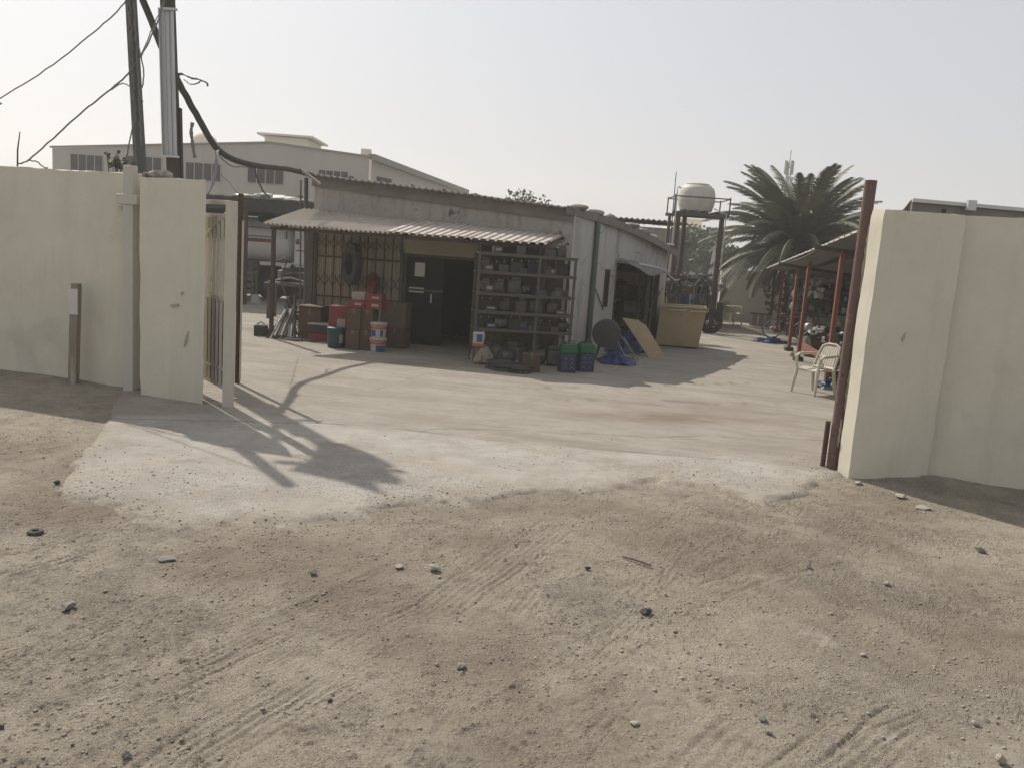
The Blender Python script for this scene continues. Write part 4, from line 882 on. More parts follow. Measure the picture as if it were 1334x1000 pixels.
# red boxes
zt = topz(b1) * 2 + .01
def redbox(lab, x, y, z, w_, d_, h_, rz):
    t = thing('red_box', lab, 'box', (x, y, z), rz, BC); mw = MW[t.name]
    MB().box(mw @ V(0, 0, h_ / 2), (w_, d_, h_), rz).build('body', 'red_box', t, bevel=.006)
    MB().box(mw @ V(w_ * .12, -d_ / 2 - .001, h_ * .55), (w_ * .4, .003, h_ * .3), rz).build('label', 'label_pale', t)
    MB().box(mw @ V(0, 0, h_ + .001), (w_ * 1.004, .05, .003), rz).build('tape', 'tape', t)
    t['h'] = h_; return t
q = b1.location; bk_ = V(-math.sin(SRZ), math.cos(SRZ), 0); z2 = b1['h'] * 2 + .006
r1 = redbox('red box at the end of the carton stack, standing by the cooler', q.x - .30, q.y + .45, 0, .42, .34, .80, SRZ)
r2 = redbox('red box with a pale label on the twin stack', q.x + .05, q.y + .20, z2, .33, .26, .15, SRZ)
r3 = redbox('flat red box on the twin stack beside the red box with a pale label', q.x + .38, q.y + .18, z2, .36, .28, .15, SRZ - .03)
r4 = redbox('topmost red box of the twin stack below the extinguisher', q.x + .37, q.y + .20, z2 + .153, .34, .27, .13, SRZ + .04)
t = cbox('small_tin', 'small pale tin on the labelled red box', 'tin', 455, 466, 402, 396, 'label_pale', .2, tape=False); t.location = r2.location + V(0, 0, .153)
# coolers
c = G(414, 446); t = thing('cool_box', 'black and red cool box with a pale lid rim on the ground', 'cool box', c, SRZ + .1); mw = MW[t.name]
MB().box(mw @ V(0, .18, .085), (.42, .34, .17), SRZ + .1).build('base', 'red_box', t, bevel=.012)
MB().box(mw @ V(0, .18, .26), (.43, .35, .174), SRZ + .1).build('body', 'black_plastic', t, bevel=.012)
MB().box(mw @ V(0, .18, .36), (.45, .37, .028), SRZ + .1).build('lid', 'white_plastic', t, bevel=.01)
t = cbox('crate', 'dark red crate behind the cool box', 'crate', 402, 430, 440, 424, 'red_box', .3, tape=False); t.location = c + V(.02, .52, 0)
MB().box(MW[t.name] @ V(0, .15, t['h'] + .012), (.42, .33, .022), SRZ).build('lid', 'white_plastic', t, bevel=.006)
c = G(437, 454); t = thing('paint_tub', 'dark teal tub with a pale rim and label beside the cool box', 'tub', c, SRZ); mw = MW[t.name]
MB().lathe([(.135, 0), (.15, .02), (.165, .37), (.165, .385)], 28, Matrix.Translation(c)).build('body', 'teal_plastic', t, smooth=True)
MB().lathe([(.172, .372), (.174, .40), (.16, .408), (.01, .41)], 28, Matrix.Translation(c)).build('lid', 'teal_plastic', t, smooth=True)
m = MB()
for k in range(5):
    a0 = -.95 + k * .12; a1 = a0 + .12; m.add([c + V(math.cos(a) * .163, math.sin(a) * .163, z) for a, z in ((a0, .12), (a1, .12), (a1, .28), (a0, .28))], [(0, 1, 2, 3)])
m.build('label', 'label_pale', t)
# two striped pails stacked
c = G(492, 459)
def pail(lab, z):
    t = thing('striped_pail', lab, 'pail', c + V(0, 0, z), 0, 'striped pails stacked by the doorway'); mw = Matrix.Translation(c + V(0, 0, z)); h = .285; R = lambda q: .135 + .022 * q
    MB().lathe([(R(0), 0), (R(.03), .004), (R(.55), h * .55)], 28, mw).build('body', 'white_plastic', t, smooth=True)
    MB().lathe([(R(.6) + .0, h * .552), (R(.9), h * .86)], 28, mw).build('orange_band', 'orange_plastic', t, smooth=True)
    MB().lathe([(R(1) + .004, h * .862), (R(1) + .008, h * .99), (.13, h), (.01, h + .002)], 28, mw).build('lid', 'white_plastic' if z else 'white_plastic', t, smooth=True)
    m = MB()
    for k in range(9):
        a0 = -2.6 + k * .2 if z else -1.7 + k * .16
        if z and k in (4, 5, 6): continue
        m.add([mw @ V(math.cos(a) * (R(q) + .002), math.sin(a) * (R(q) + .002), h * q) for a, q in ((a0, .08), (a0 + .2, .08), (a0 + .2, .5), (a0, .5))], [(0, 1, 2, 3)])
    m.build('blue_label', 'blue_plastic', t)
    m = MB(); m.tube([mw @ V(math.cos(a) * .16, math.sin(a) * .175, h * .9 - .05 * math.sin(a) * -1) for a in np.linspace(3.3, 6.1, 12)], .004, 6); m.build('bail_handle', 'zinc', t)
    return t
pail('lower orange and blue striped pail of the stack by the doorway', 0); pail('upper orange and blue striped pail of the stack by the doorway', .289)
# oil jug on a sack and box right of the doorway
c = G(622, 476); t = thing('carton', 'sagging pale carton at the foot of the steel rack by the doorway', 'carton', c, SRZ - .12, BC); mw = MW[t.name]
m = MB(); m.blob(mw @ V(0, .2, .17), (.25, .24, .20), 91, .55, 3, SRZ); m.build('body', 'sack', t)
c2 = G(632, 474); t2 = cbox('carton', 'plain tan carton behind the sagging one beneath the rack', 'carton', 622, 645, 470, 436, 'carton_pale', .3, group=BC); t2.location += V(.05, .15, 0)
c3 = V(c.x - .02, c.y + .16, .33); t = thing('oil_jug', 'pale oil jug with an orange foot and blue label on the sagging carton', 'jug', c3); mw = Matrix.Translation(c3)
MB().box(c3 + V(0, 0, .15), (.20, .11, .22), 0).build('body', 'white_plastic', t, bevel=.02); MB().box(c3 + V(0, 0, .02), (.21, .12, .05), 0).build('foot', 'orange_plastic', t, bevel=.012)
MB().lathe([(.03, .26), (.026, .30), (.01, .302)], 14, mw @ Matrix.Translation(V(-.03, 0, 0))).build('cap', 'red_paint', t); MB().box(c3 + V(.02, -.057, .15), (.10, .004, .14), 0).build('label', 'blue_plastic', t)
MB().tube([c3 + V(.05, 0, .25), c3 + V(.09, 0, .28), c3 + V(.105, 0, .2), c3 + V(.1, 0, .12)], .014, 8).build('grip', 'white_plastic', t)

# ------------------------------------------------------------------ steel rack with parts
r0 = G(614, 474); r1 = G(741, 480); r0.z = r1.z = 0; rd = (r1 - r0).normalized(); rn = V(-rd.y, rd.x, 0); RL = (r1 - r0).length; RZr = math.atan2(rd.y, rd.x); RD = .5
rack = thing('steel_rack', 'tall grey steel rack of parts beneath the pale end of the awning', 'rack', r0)
rk = lambda u, v, z: r0 + rd * u + rn * v + V(0, 0, z)
zt = AY(752, 338, r1.y).z
for u in (0.03, RL - .03):
    for v in (0, RD): MB().beam(rk(u, v, -.03), rk(u, v, zt), .05, .05).build('upright', 'steel_grey', rack)
MB().beam(rk(RL * .62, 0, -.03), rk(RL * .62, 0, zt), .05, .05).build('upright', 'steel_grey', rack); 
SH = [zt, AY(690, 357, 15.6).z, AY(680, 383, 15.6).z, AY(680, 406, 15.6).z, AY(680, 428, 15.6).z]
for z in SH:
    m = MB(); m.box(rk(RL / 2, RD / 2, z), (RL, RD, .02), RZr); m.box(rk(RL / 2, -.02, z - .01), (RL, .02, .055), RZr); m.box(rk(RL / 2, RD + .02, z - .01), (RL, .02, .055), RZr); m.build('shelf', 'steel_grey', rack)
m = MB(); m.beam(rk(RL - .03, 0, .3), rk(RL - .03, RD, zt - .1), .01, .03); m.build('brace', 'steel_grey', rack)
def battery_proto():
    t = thing('car_battery', 'x', 'battery')
    MB().box((0, 0, .09), (.24, .17, .18)).build('case', 'black_plastic', t, bevel=.008); m = MB(); m.box((0, 0, .19), (.245, .175, .02)); m.build('lid', 'black_plastic', t, bevel=.004)
    for x in (-.08, .08): MB().lathe([(.012, .2), (.01, .225), (.002, .226)], 10, Matrix.Translation(V(x, -.05, 0))).build('terminal', 'zinc', t)
    return t
def alternator_proto(name='engine_part', lab='x', cat='engine part', mat='part_metal'):
    t = thing(name, lab, cat); R = Matrix.Rotation(R_(90), 4, 'Y') @ Matrix.Translation(V(-.11, 0, 0))
    MB().lathe([(.03, -.12), (.085, -.115), (.11, -.08), (.112, 0), (.105, .03), (.11, .05), (.108, .10), (.08, .12), (.02, .125)], 18, R).build('housing', mat, t, smooth=True)
    MB().lathe([(.045, .128), (.06, .13), (.05, .145), (.06, .16), (.045, .163), (.012, .164)], 16, R).build('pulley', 'part_dark', t)
    MB().box((.02, .09, .2), (.05, .05, .08)).build('lug', mat, t); MB().box((-.03, -.1, .06), (.05, .07, .05)).build('lug', mat, t)
    return t
def motor_proto():
    t = thing('engine_part', 'x', 'engine part'); m = MB(); m.box((0, 0, .12), (.22, .2, .22)); m.box((.03, 0, .26), (.16, .15, .08)); m.build('housing', 'part_metal', t, bevel=.02)
    m = MB()
    for k in range(5): m.box((0, -.105, .05 + k * .035), (.21, .02, .01))
    m.build('fins', 'part_metal', t); MB().tube([(.08, .0, .28), (.14, 0, .34), (.2, .02, .3)], .03, 10).build('port', 'part_dark', t, smooth=True)
    return t
def disc_proto():
    t = thing('brake_drum', 'x', 'brake drum'); MB().lathe([(.05, .02), (.15, .02), (.165, .0), (.168, .09), (.15, .1), (.08, .105), (.075, .14), (.03, .142)], 24).build('drum', 'part_metal', t, smooth=True)
    m = MB()
    for k in range(5): a = k * 1.2566; m.lathe([(.01, .10), (.01, .15), (.003, .151)], 8, Matrix.Translation(V(math.cos(a) * .055, math.sin(a) * .055, 0)))
    m.build('studs', 'part_dark', t); return t
PR = {}
def stock(kind):
    if kind not in PR: PR[kind] = {'battery': battery_proto, 'alternator': alternator_proto, 'motor': motor_proto, 'drum': disc_proto}[kind](); return PR[kind]
    return copy_tree(PR[kind])
rr = random.Random(5); SHN = ['top board', 'second shelf', 'third shelf', 'fourth shelf', 'lowest shelf']
KN = {'battery': 'black battery', 'alternator': 'grey alternator', 'motor': 'dark finned motor', 'drum': 'grey brake drum'}
for si, z in enumerate(SH):
    us = []; u = .14 + rr.uniform(0, .1)
    while u < RL - .12: us.append(u); u += rr.uniform(.24, .36)
    cnt = {}; bxn = 0
    for u in us:
        if si == 0 and u < .9: continue
        kd = rr.choice(['battery', 'battery', 'motor', 'alternator', 'drum'] if si else ['motor', 'alternator'])
        o = stock(kd); sc = rr.uniform(.82, 1.08) if si else .8
        place(o, rk(u, RD * .45 + rr.uniform(-.06, .06), z + .0115), RZr + rr.uniform(-.25, .25), sc); cnt[kd] = cnt.get(kd, 0) + 1
        o['label'] = f'{ORD[cnt[kd]-1]} {KN[kd]} from the doorway on the {SHN[si]} of the steel rack'; o['group'] = 'parts kept on the steel rack'
PR['pack'] = None
for si, z in enumerate(SH):
    u = .2 + rr.uniform(0, .2); n_ = 0
    while u < RL - .15 and n_ < 5:
        mtl = rr.choice(['carton', 'blue_dark', 'steel_grey', 'carton_pale', 'part_dark']); w_, h_ = rr.uniform(.12, .22), rr.uniform(.07, .16); c = rk(u, RD * .12 + .03, z + .0115); t = thing('small_pack', ORD[n_] + ' small pack from the doorway at the front of the ' + SHN[si] + ' of the rack', 'pack', c, RZr + rr.uniform(-.3, .3), 'small packs on the steel rack'); mw = MW[t.name]
        MB().box(mw @ V(0, .05, h_ / 2), (w_, .13, h_), t.rotation_euler.z).build('body', mtl, t, bevel=.004); MB().box(mw @ V(0, -.0155, h_ * .55), (w_ * .6, .002, h_ * .4), t.rotation_euler.z).build('label', 'label_pale' if n_ % 3 == 0 else 'steel_grey', t); u += rr.uniform(.25, .6); n_ += 1
# under and before the rack
for k, (px, py, R) in enumerate(((662, 484, .26), (676, 486, .20), (650, 481, .22))):
    c = G(px, py); m = MB()
    for j in range(5): m.torus(c + V(rr.uniform(-.02, .02), rr.uniform(-.02, .02), .02 + j * .03), R * rr.uniform(.92, 1.05), .016, mat=Matrix.Rotation(rr.uniform(-.08, .08), 3, 'X'), n=36, m=8)
    tag(m.build('hose_coil', 'black_rubber', origin=c, smooth=True), ['large black hose coil lying before the rack', 'small black hose coil against the little brown carton', 'black hose coil touching the sagging pale carton'][k], 'hose coil', 'hose coils before the rack')
cbox('carton', 'little brown carton on the ground before the steel rack', 'carton', 680, 703, 486, 462, 'carton', .26, SRZ + .2, group=BC)
p = G(672, 478); q = G(686, 486); tag(MB().tube([p + V(0, 0, .12), p.lerp(q, .5) + V(0, 0, .07), q + V(0, 0, .012)], .009, 6).build('metal_rod', 'zinc', origin=q), 'bright thin rod leaning against the little brown carton', 'rod')
for k, (u, v, sc) in enumerate(((.45, .22, 1.5), (.85, .2, 1.35), (1.25, .25, 1.4), (1.55, .18, 1.2), (.62, .05, 1.1))):
    o = copy_tree(PR['motor'] if k % 2 else PR['alternator']); place(o, rk(u, v, 0.03), rr.uniform(0, 3), sc)
    o['label'] = ORD[k] + ' big dark engine part on the floor under the steel rack, counted from the doorway' if k < 4 else 'dark engine part sticking out before the rack beside the hose coils'; o['group'] = 'engine parts under the steel rack'
def jerry(px, py, lab, rz):
    c = G(px, py); t = thing('oil_can', lab, 'can', c, rz, 'blue cans with green tops'); mw = MW[t.name]
    MB().box(mw @ V(0, .14, .175), (.29, .26, .35), rz).build('body', 'blue_dark', t, bevel=.03)
    m = MB(); m.box(mw @ V(0, .14, .42), (.285, .255, .135), rz); m.box(mw @ V(.0, .14, .50), (.26, .23, .035), rz); m.build('top', 'green_plastic', t, bevel=.025)
    MB().lathe([(.04, .515), (.036, .555), (.01, .556)], 14, mw @ Matrix.Translation(V(-.07, .14, 0))).build('cap', 'black_plastic', t)
    MB().tube([mw @ V(-.0, .14, .51), mw @ V(.02, .14, .57), mw @ V(.09, .14, .57), mw @ V(.11, .14, .51)], .014, 8).build('grip', 'green_plastic', t, smooth=True)
    m = MB()
    for j in range(3):
        for s_ in (-.06, .06):
            z = .08 + j * .08
            for e in (-1, 1): m.beam(mw @ V(s_, -.004 + .01, z + .05), mw @ V(s_ + e * .035, .006, z), .004, .012, up=(0, 1, 0))
    m.build('chevron_mark', 'cloth_pale', t)
jerry(740, 487, 'blue can with a green top standing closest to the steel rack', RZr); jerry(764, 486, 'blue can with a green top standing beside the grey round lid', RZr + .06)
# grey round lid, blue tarp, boards
c = G(787, 470); t = thing('round_drum', 'grey upright drum with a round lid before the whitewashed wall', 'drum', c); cc = V(c.x, c.y, .56); A = Matrix.Translation(cc) @ Matrix.Rotation(-.15, 4, 'Z') @ Matrix.Rotation(R_(90), 4, 'X')
MB().lathe([(.27, -.14), (.29, -.12), (.29, .10), (.28, .14)], 32, A).build('shell', 'part_dark', t, smooth=True); MB().lathe([(.285, .141), (.285, .16), (.25, .165), (.06, .175), (.01, .175)], 32, A).build('lid', 'part_dark', t, smooth=True)
for s_ in (-.2, .2): MB().beam(c + V(s_, -.1, 0), cc + V(s_ * .6, -.02, -.2), .05, .05).build('leg', 'steel_grey', t)
def tarp(name, lab, c, rx, ry, h, seed, mat='blue_tarp', cat='tarpaulin', rz=0):
    m = MB(); n = 26; vs = []
    for i in range(n + 1):
        for j in range(n + 1):
            u, v = i / n * 2 - 1, j / n * 2 - 1; r = math.hypot(u, v)
            f = float(fbm(np.array([u * 2.2 + seed]), np.array([v * 2.2]), seed, 4)[0]); g = abs(float(fbm(np.array([u * 2.6 + seed]), np.array([v * 2.6]), seed + 5, 4)[0]))
            an = math.atan2(v, u); z = max(0, 1.15 - r) ** .5 * h * (.45 + 1.9 * f) + (.2 - g) * h * 1.5 * max(0, 1.3 - r) + .16 * h * math.sin(an * 7 + 6 * f + r * 4) * min(1, r * 1.6) * max(0, 1.3 - r) + .012
            k = 1 + .25 * f; x, y = u * rx * k, v * ry * k; ca, sa = math.cos(rz), math.sin(rz); vs.append(Vector(c) + V(x * ca - y * sa, x * sa + y * ca, max(z, .010 + .012 * abs(f))))
    m.add(vs, [(i * (n + 1) + j, (i + 1) * (n + 1) + j, (i + 1) * (n + 1) + j + 1, i * (n + 1) + j + 1) for i in range(n) for j in range(n)])
    return tag(m.build(name, mat, origin=c, smooth=True), lab, cat)
tarp('tarpaulin', 'crumpled dark blue tarpaulin at the foot of the leaning plywood board', G(803, 474), .36, .4, .24, 1)
tarp('tarpaulin', 'blue tarpaulin heaped inside the mouth of the dark bay', SP(828, 425, .25) * 1.0 if False else V(*(SP(826, 420, .3).xy), 0), 1.0, .45, .5, 2, rz=math.atan2(wd_.y, wd_.x))
pB0, pB1 = G(846, 467), G(868, 467); pT0, pT1 = AY(811, 414, pB0.y + .25), AY(838, 418, pB0.y + .25)
t = thing('plywood_board', 'pale plywood board with a cut corner leaning beside the yellow bin', 'board', pB0)
cutc = pT1 + (pB1 - pT1) * .12; MB().prism([pB0, pB1, cutc, pT1 + (pT0 - pT1) * .25, pT0], V(-.01, .02, -.006)).build('sheet', 'plywood', t)
for k, (a, b, w_) in enumerate((((812, 440), (832, 472), .03), ((806, 432), (826, 470), .045), ((800, 436), (818, 474), .03))):
    p = AY(*a, 17.2); q = G(*b); tag(MB().beam(p, V(q.x, q.y, .02), w_, .02).build('timber_batten', 'old_timber', origin=q), ORD[k] + ' thin batten propped behind the plywood board, counting away from it', 'batten', 'battens propped behind the plywood board')
# yellow bin
yl = V(3.50, 20.75, 0); yr = V(4.54, 20.52, 0); _q = G(853, 450), G(915, 458); yl.z = yr.z = 0; dq = (yr - yl).normalized(); bq = V(-dq.y, dq.x, 0); wq = (yr - yl).length
t = thing('metal_bin', 'yellow painted steel bin with bright handles along its upper edge', 'bin', yl); hq = AY(921, 405, yr.y).z
ql = lambda u, v, z: yl + dq * (u + .10 * z) + bq * v + V(0, 0, z + .04 + .02 * u)
m = MB()
for vs in ([ql(0, 0, 0), ql(wq, 0, 0), ql(wq + .02, -.02, hq), ql(-.02, -.02, hq)],): m.prism(vs, bq * .03)
m.prism([ql(0, .85, 0), ql(wq, .85, 0), ql(wq, .85, hq), ql(0, .85, hq)], bq * .03)
m.prism([ql(0, .032, 0), ql(0, .848, 0), ql(0, .848, hq), ql(-.02, .032, hq)], dq * .03); m.prism([ql(wq - .03, .032, 0), ql(wq - .03, .848, 0), ql(wq - .03, .848, hq), ql(wq - .03, .032, hq)], dq * .03)
m.prism([ql(.03, .03, .05), ql(wq - .03, .03, .05), ql(wq - .03, .85, .05), ql(.03, .85, .05)], V(0, 0, .02))
m.build('body', 'bin_yellow', t, bevel=.004)
MB().beam(ql(-.02, -.035, hq), ql(wq + .02, -.035, hq), .04, .035).build('rim', 'bin_rim', t); MB().beam(ql(-.02, .87, hq), ql(wq, .87, hq), .04, .035).build('rim', 'bin_rim', t)
for u0, u1 in ((.18, .56), (.70, 1.12)): MB().tube([ql(u0, -.02, hq - .10), ql(u0, -.07, hq - .10), ql(u1, -.07, hq - .09), ql(u1, -.02, hq - .02)], .014, 8).build('handle', 'bin_rim', t)
for u in (.08, wq - .1): MB().box(ql(u, .4, -.03), (.09, .7, .06), math.atan2(dq.y, dq.x)).build('skid', 'dark_bar', t)

# ------------------------------------------------------------------ shelves and scrap in and beside the bay
br = thing('bay_shelves', 'dark shelving full of parts inside the open bay', 'shelves', sw(tB1 - .1, -1.2, 0)); BZ = math.atan2(wd_.y, wd_.x)
for k in range(5): MB().box(sw(tB1 - .15, -1.35, .35 + k * .36), (.45, 2.0, .03), BZ).build('shelf', 'steel_grey', br)
for v in (-.38, -2.3):
    for t_ in (tB1 - .36, tB1 + .04): MB().beam(sw(t_, v, 0), sw(t_, v, 1.95), .05, .05).build('upright', 'steel_grey', br)
for k in range(5):
    for j in range(5):
        if rr.random() < .85:
            o = stock(rr.choice(['motor', 'drum', 'alternator'])); place(o, sw(tB1 - .16, -.6 - j * .38, .366 + k * .36), rr.uniform(0, 3), .95); o['label'] = 'dim engine part on the dark shelving inside the open bay'; o['group'] = 'parts on the shelving inside the bay'
p = sw(tB0 + .5, .2, 0); tag(MB().beam(sw(tB0 + .45, .3, .2), sw(tB1 - .3, .15, 1.35), .025, .025).build('metal_bar', 'steel_grey', origin=p), 'grey bar propped slantwise across the open bay', 'bar')
# engine hoist / tangled scrap beside the bay
hb = AY(862, 420, 22.9); hb.z = 0
t = thing('engine_stand', 'dark tangle of engine and chain parts on a stand beyond the bay', 'engine stand', hb)
m = MB()
for s_ in (-.45, .45): m.beam(hb + V(s_, 0, 0), hb + V(s_ * .8, 0, 1.75), .08, .08)
m.beam(hb + V(-.5, 0, 1.75), hb + V(.55, 0, 1.72), .09, .1); m.beam(hb + V(-.45, 0, .5), hb + V(.45, 0, .5), .06, .06); m.build('frame', 'dark_bar', t)
m = MB()
for k in range(16): m.blob(hb + V(rr.uniform(-.45, .5), rr.uniform(-.2, .2), rr.uniform(1.1, 1.8)), (rr.uniform(.08, .2), .12, rr.uniform(.07, .16)), 120 + k, .4, 2)
m.build('engine_block', 'part_dark', t)
m = MB()
for k in range(9): x = rr.uniform(-.5, .5); m.tube(wob([hb + V(x, -.15, rr.uniform(1.3, 1.75)), hb + V(x + rr.uniform(-.2, .2), -.2, 1.0), hb + V(x + rr.uniform(-.2, .2), -.18, rr.uniform(.4, .8))], .02, k), .018, 6)
m.build('chains', 'part_dark', t)
for k, (dx, sc) in enumerate(((-.35, 1.7), (.0, 1.5), (.35, 1.8))): o = copy_tree(PR['motor']); place(o, hb + V(dx, -.35, 0.02), k, sc); o['label'] = ORD[k] + ' engine part on the ground at the dark engine stand, from the bay'; o['group'] = 'engine parts at the dark stand'

# ------------------------------------------------------------------ left yard: pipes, tub, junk, tanker, shelter
RP_ = [((352, 442), (372, 404)), ((358, 443), (375, 402)), ((362, 440), (377, 403)), ((366, 443), (381, 405)), ((371, 441), (383, 408)), ((376, 443), (379, 403)), ((380, 440), (386, 400)), ((346, 440), (374, 408)), ((384, 443), (384, 385)), ((388, 438), (372, 395))]
for k, (a, b) in enumerate(RP_):
    p = G(*a); q = AY(b[0], b[1], p.y + .55); tag(MB().tube([p, p.lerp(q, .5) + V(0, 0, .01), q], .026, 8).build('metal_pipe', 'part_pale' if k in (0, 2, 5) else 'part_dark', origin=p, smooth=True),
        ['bright', 'dark', 'pale', 'dark', 'dark', 'whitish', 'dark', 'dark', 'longest dark', 'crossing dark'][k] + ' metal pipe leaning by the tall carton' + ('' if k in (0, 2, 5, 8, 9) else ', one of the dark ones'), 'pipe', 'metal pipes leaning by the tall carton')
p = G(360, 443); m = MB()
for k in range(7): a = p + V(rr.uniform(-.35, .3), rr.uniform(-.1, .3), .03); m.tube([a, a + V(rr.uniform(.3, .7), rr.uniform(-.15, .15), rr.uniform(-.01, .05))], .022, 6)
tag(m.build('scrap_bars', 'part_dark', origin=p), 'short dark bars lying flat under the leaning pipes', 'bars')
c = G(339, 439); t = thing('black_box', 'small black plastic box on the ground by the dark awning post', 'box', c, .2); mw = MW[t.name]
MB().box(mw @ V(0, .1, .12), (.26, .22, .24), .2).build('body', 'black_plastic', t, bevel=.02); m = MB(); m.box(mw @ V(.16, .1, .09), (.14, .2, .18), .2); m.build('side_pocket', 'black_plastic', t, bevel=.03); MB().tube([mw @ V(-.08, .1, .24), mw @ V(0, .1, .30), mw @ V(.08, .1, .24)], .012, 6).build('handle', 'black_plastic', t)
# junk table
jb = G(376, 418); t = thing('work_table', 'low table heaped with pale car parts in front of the tanker truck', 'table', jb)
jz = AY(376, 372, jb.y).z
MB().box(jb + V(0.1, .4, jz), (1.5, .8, .06), 0).build('top', 'steel_grey', t)
for dx in (-.55, .75):
    for dy in (.1, .7): MB().beam(jb + V(dx, dy, 0), jb + V(dx, dy, jz), .06, .06).build('leg', 'steel_grey', t)
def panel_part(c, w_, d_, h_, mat, lab, seed, rz=0):
    m = MB(); m.sheet(lambda u, v: Vector(c) + V((u - .5) * w_, (v - .5) * d_, h_ * math.sin(u * math.pi) * (1 - .4 * v)), 16, 5, .03, lambda u, v: .05 * float(fbm(np.array([u * 4 + seed]), np.array([v * 4]), seed, 3)[0])); return tag(m.build('car_part', mat, origin=c, smooth=True), lab, 'car part', 'car parts heaped on the low table')
panel_part(jb + V(-.05, .3, jz + .05), 1.1, .3, .14, 'part_pale', 'pale curved bumper lying across the low table', 1)
panel_part(jb + V(.15, .55, jz + .22), 1.0, .35, .1, 'part_metal', 'grey dented body panel at the back of the low table', 2)
panel_part(jb + V(.55, .25, jz + .05), .5, .3, .18, 'part_dark', 'dark curved guard at the end of the low table by the grille', 3)
o = copy_tree(PR['motor']); place(o, jb + V(-.3, .6, jz + .04), .6, 1.3); o['label'] = 'finned motor on the low table in front of the tanker truck'; o['group'] = 'car parts heaped on the low table'
c = jb + V(.1, .3, 0); tag(MB().torus(c + V(.1, 0, .33), .3, .1, Matrix.Rotation(R_(78), 3, 'X'), 32, 10).build('tyre', 'tyre', origin=c, smooth=True), 'dusty tyre standing under the low table', 'tyre')
# handlebar-like frame behind the awning post
p = AY(356, 338, 19.0); t = thing('handcart', 'handcart with a bent tube handle beside the dark awning post', 'handcart', V(p.x + .35, p.y, 0)); x0 = p.x
MB().tube(wob([AY(352, 340, 19), AY(362, 340, 19), AY(370, 337, 19), AY(373, 342, 19), AY(369, 352, 19.1), AY(368, 372, 19.3), V(p.x + .4, 19.4, .3)], .002, 3), .018, 8).build('handle', 'steel_grey', t, smooth=True)
MB().box((p.x + .55, 19.7, .32), (.6, .5, .06)).build('platform', 'dark_bar', t)
for s_ in (-.22, .22): MB().torus((p.x + .55 + s_ * 1.45, 19.7, .16), .12, .04, Matrix.Rotation(R_(90), 3, 'Y'), 20, 8).build('wheel', 'tyre', t, smooth=True)

# tanker truck parked across the yard
TY = 27.0; ta = AY(240, 300, TY); tb = AY(377, 318, TY); zc = (AY(340, 283, TY).z + AY(340, 342, TY).z) / 2; hr = (AY(340, 283, TY).z - AY(340, 342, TY).z) / 2; xe = tb.x; xs = xe - 6.2
t = thing('tanker_truck', 'silver tanker truck with a red stripe parked behind the workshop corner', 'tanker truck', (xe - 2, TY, 0))
def caps(x0, x1, rz_, ry_, cx_end):
    prof = [(x0 - .12, .55), (x0 - .06, .85), (x0, 1.0), (x1 - .35, 1.0), (x1 - .10, .93), (x1 + .05, .75), (x1 + .12, .4)]; n = 36; vs = []
    for x, k in prof:
        for j in range(n):
            a = 2 * math.pi * j / n; cy, cz = math.copysign(abs(math.cos(a)) ** .75, math.cos(a)), math.copysign(abs(math.sin(a)) ** .75, math.sin(a)); vs.append(V(x, TY + ry_ + cy * ry_ * k, zc + cz * rz_ * k))
    m = MB(); m.add(vs, [(i * n + j, i * n + (j + 1) % n, (i + 1) * n + (j + 1) % n, (i + 1) * n + j) for i in range(len(prof) - 1) for j in range(n)] + [tuple(range(n)), tuple(range((len(prof) - 1) * n, len(prof) * n))]); return m
tank = caps(xs, xe, hr, 1.1, 0).build('tank', 'tank_silver', t, smooth=True)
za = AY(340, 310, TY).z; zb = AY(340, 316.5, TY).z
yt = TY - .015
m = MB(); m.box(((xs + xe) / 2 - .25, yt, (za + zb) / 2), (xe - xs - .7, .02, (za - zb) * .72)); m.build('red_stripe', 'stripe_red', tank)
m = MB(); m.box(((xs + xe) / 2 - .25, yt, za + .045), (xe - xs - .5, .02, .03)); m.box((xe - .1, yt + .05, za + .14), (.03, .03, .26)); m.build('trim_line', 'black_rubber', tank)
m = MB(); m.box(((xs + xe) / 2 - .1, yt - .002, AY(340, 297, TY).z), (xe - xs - .2, .03, .025)); m.build('seam', 'steel_grey', tank)
# pale lettering on the stripe
m = MB(); xl = AY(326, 316, TY).x; xr = AY(352, 319, TY).x; zc_ = (za + zb) / 2; cw = (xr - xl) / 13     # too small and worn to read: worn pale marks only
for k in range(13):
    if k in (4, 9): continue
    f_ = lambda x, y: V(xl + (k + .15 + x * .7) * cw, yt - .016, zc_ - .05 + y * .10)
    m.beam(f_(.2, .05), f_(.2, .95 - .2 * (k % 3 == 1)), .008, .02, up=(0, 1, 0)); m.beam(f_(.1, .45 + .2 * (k % 2)), f_(.9, .5 + .1 * (k % 3)), .008, .018, up=(0, 1, 0))
m.build('lettering', 'label_pale', tank)
